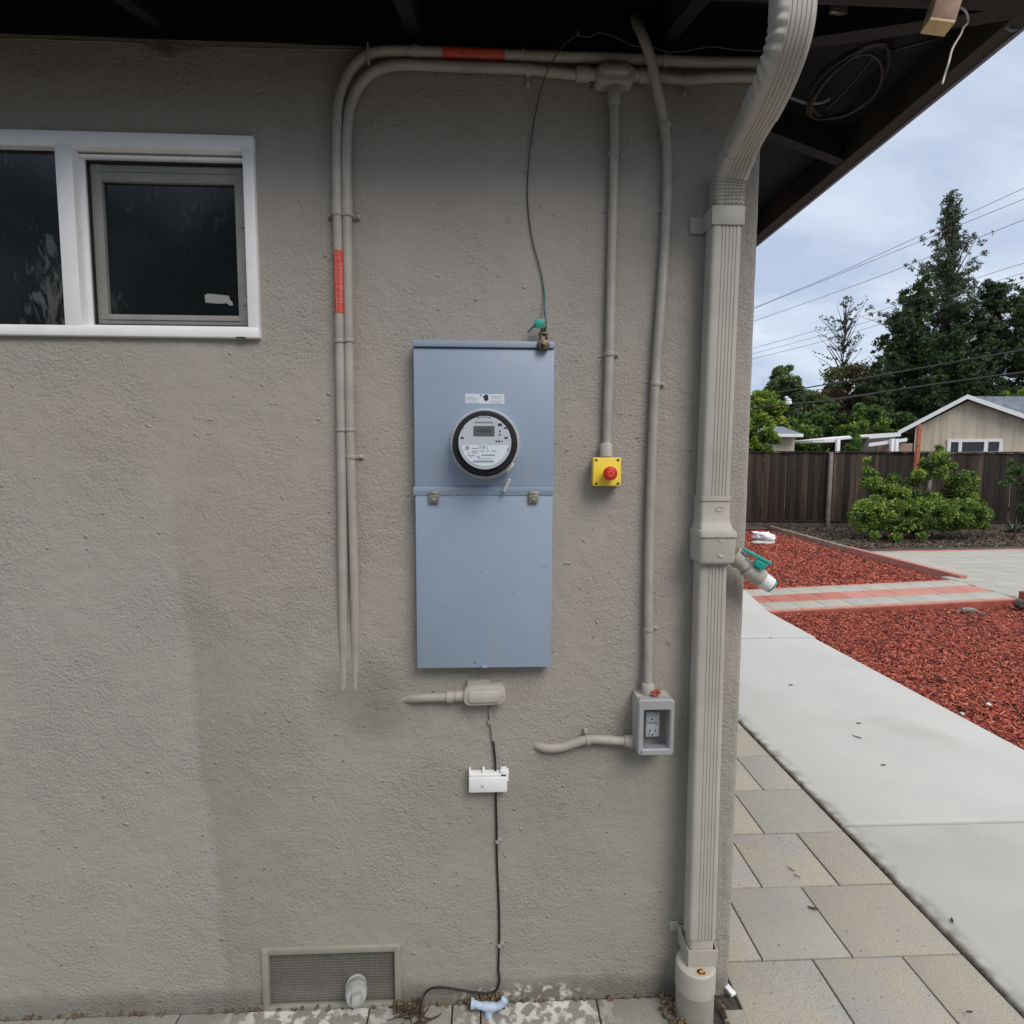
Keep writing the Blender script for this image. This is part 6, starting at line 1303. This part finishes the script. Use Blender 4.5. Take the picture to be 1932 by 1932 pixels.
# ================================================================== HILL, POWER LINES
mb = MB(); nx_ = 60; rws = []
for j, (yy, hh_) in enumerate(((70, -1), (110, 9), (150, 21), (190, 25), (260, 20))):
    rws.append([(x, yy, hh_ * (.80 + .25 * noise.noise((x * .02, j * .3, 2))) if hh_ > 0 else -1) for x in np.linspace(-120, 300, nx_)])
mb.loft(rws, caps=False, closed=False); tag(mb.build('hills', M['hill'], None, 80), kind='structure')
def line(label, pts, r, m_=M['powerline'], name='power_line', group='power lines crossing the sky'):
    P3 = [A(x, y, Y) for x, y, Y in pts]; t = None; mb = MB(); d0_, d1_ = P3[0] - P3[1], P3[-1] - P3[-2]
    P3 = [P3[0] + d0_ * .6] + P3 + [P3[-1] + d1_ * .5]; mb.tube(smooth_path(P3, 6), r, 6); o = mb.build(name, m_); return tag(o, label, 'power line', group)
S1 = lambda cx, cy: ((1450 + cx / 3.36) / 1.0481, (450 + cy / 3.36) / 1.0481)
def L3(label, pts, r, Y0, Y1, **k):
    q = []; x_ = [S1(*p) for p in pts]; xa, xb = x_[0][0], x_[-1][0]
    for (x, y) in x_: q.append((x, y, Y0 + (Y1 - Y0) * (x - xa) / (xb - xa)))
    line(label, q, r, **k)
L3('topmost power line crossing the sky', [(165, 522), (700, 300), (1360, 0), (1932, -262)], .012, 34, 24)
L3('second power line, just under the topmost one', [(165, 527), (700, 312), (1380, 35), (1932, -190)], .012, 34.5, 24.5)
L3('third power line down, passing through the conifer', [(165, 612), (820, 380), (1290, 200), (1800, 0), (1932, -52)], .012, 34, 24)
L3('fourth power line down, over the thin conifer\'s lower half', [(155, 797), (560, 680), (1180, 487), (1690, 312), (1932, 237)], .011, 35, 25)
L3('fifth power line down, crossing the thin conifer', [(155, 832), (580, 718), (1070, 570), (1690, 375), (1932, 300)], .010, 35.5, 25.5)
L3('sixth and lowest thin power line above the treetops', [(150, 867), (560, 765), (1010, 632), (1500, 490), (1810, 395), (1932, 355)], .011, 36, 26)
L3('upper thick black cable hanging before the dark trees', [(330, 1090), (930, 990), (1500, 888), (1932, 812)], .026, 22, 16, m_=M['thickline'], name='overhead_cable', group='thick cables in front of the trees')
L3('lower thick black cable with a white insulator at its left', [(300, 1182), (600, 1150), (1180, 1065), (1600, 1005), (1932, 962)], .030, 21, 16, m_=M['thickline'], name='overhead_cable', group='thick cables in front of the trees')
ip = A(*S1(368, 1160), 20.7); mb = MB(); mb.lathe([(.03, -.1), (.11, -.08), (.12, 0), (.09, .06), (.12, .09), (.04, .14)], ip, (0, 0, 1), 16); tag(mb.build('insulator', M['trim']), 'white insulator on the lower thick cable', 'insulator')
up_ = thing('utility_pole', A(1462, 850, 22.5), 'wooden utility pole mostly hidden by the lime tree', 'utility pole')
mb = MB(); p = A(1462, 760, 22.5); mb.tube([(p.x, p.y, 0), (p.x, p.y, p.z)], [.14, .11], 12); mb.build('pole', M['trunk'], up_)

# ================================================================== BEHIND THE CAMERA: unseen fence and trees, added to block low sky light; glass mirrors the trees
sf = thing('fence', (0, -4.2, 0), 'unseen board fence behind the viewer, added to block low sky light', 'fence')
mb = MB(); rl = random.Random(41); x = -9
while x < 4:
    w_ = rl.uniform(.13, .15); mb.box(x, x + w_ - .004, -4.21, -4.19, .05, 1.86 + rl.uniform(-.004, .004), .003, mi=rl.choice((0, 0, 1, 2))); x += w_
mb.build('board_panel', [M['fence'], M['fence2'], M['fence3']], sf)
mb = MB(); mb.box(-9, 4, -4.188, -4.14, 1.60, 1.69, .003); mb.build('rail', M['fence'], sf)
for x in (-8, -5.6, -3.2, -.8, 1.6): mb = MB(); mb.box(x - .045, x + .045, -4.135, -4.05, -.1, 1.9, .004); mb.build('post', M['galv'], sf)
def back_tree(x, y, h, w, n, lab, seed):
    rg = np.random.default_rng(seed); t = thing('yard_tree', (x, y, -.1), lab, 'tree', 'trees behind the viewer'); C = []
    while len(C) < 34:
        p = rg.uniform(-1, 1, 3)
        if np.linalg.norm(p) < 1: C.append((x + p[0] * w, y + p[1] * w * .6, h * .58 + p[2] * h * .42))
    limbs(t, (x, y, -.1), (x, y, h * .8), .12, C[:14]); leaves('crown', C, w * .38, n, .16, ['lf_dark', 'lf_mid', 'lf_con'], [.4, .4, .2], t, .1, 2)
back_tree(-6.4, -7.2, 6.2, 2.0, 9000, 'dark leafy tree behind the viewer, leftmost of the row', 1); back_tree(-3.0, -6.8, 5.6, 2.0, 9000, 'dark leafy tree behind the viewer, middle left of the row', 2)
back_tree(.4, -7.4, 6.0, 2.1, 9000, 'dark leafy tree behind the viewer, middle right of the row', 3); back_tree(4.2, -8.2, 5.2, 1.9, 7000, 'dark leafy tree behind the viewer, rightmost of the row', 4)
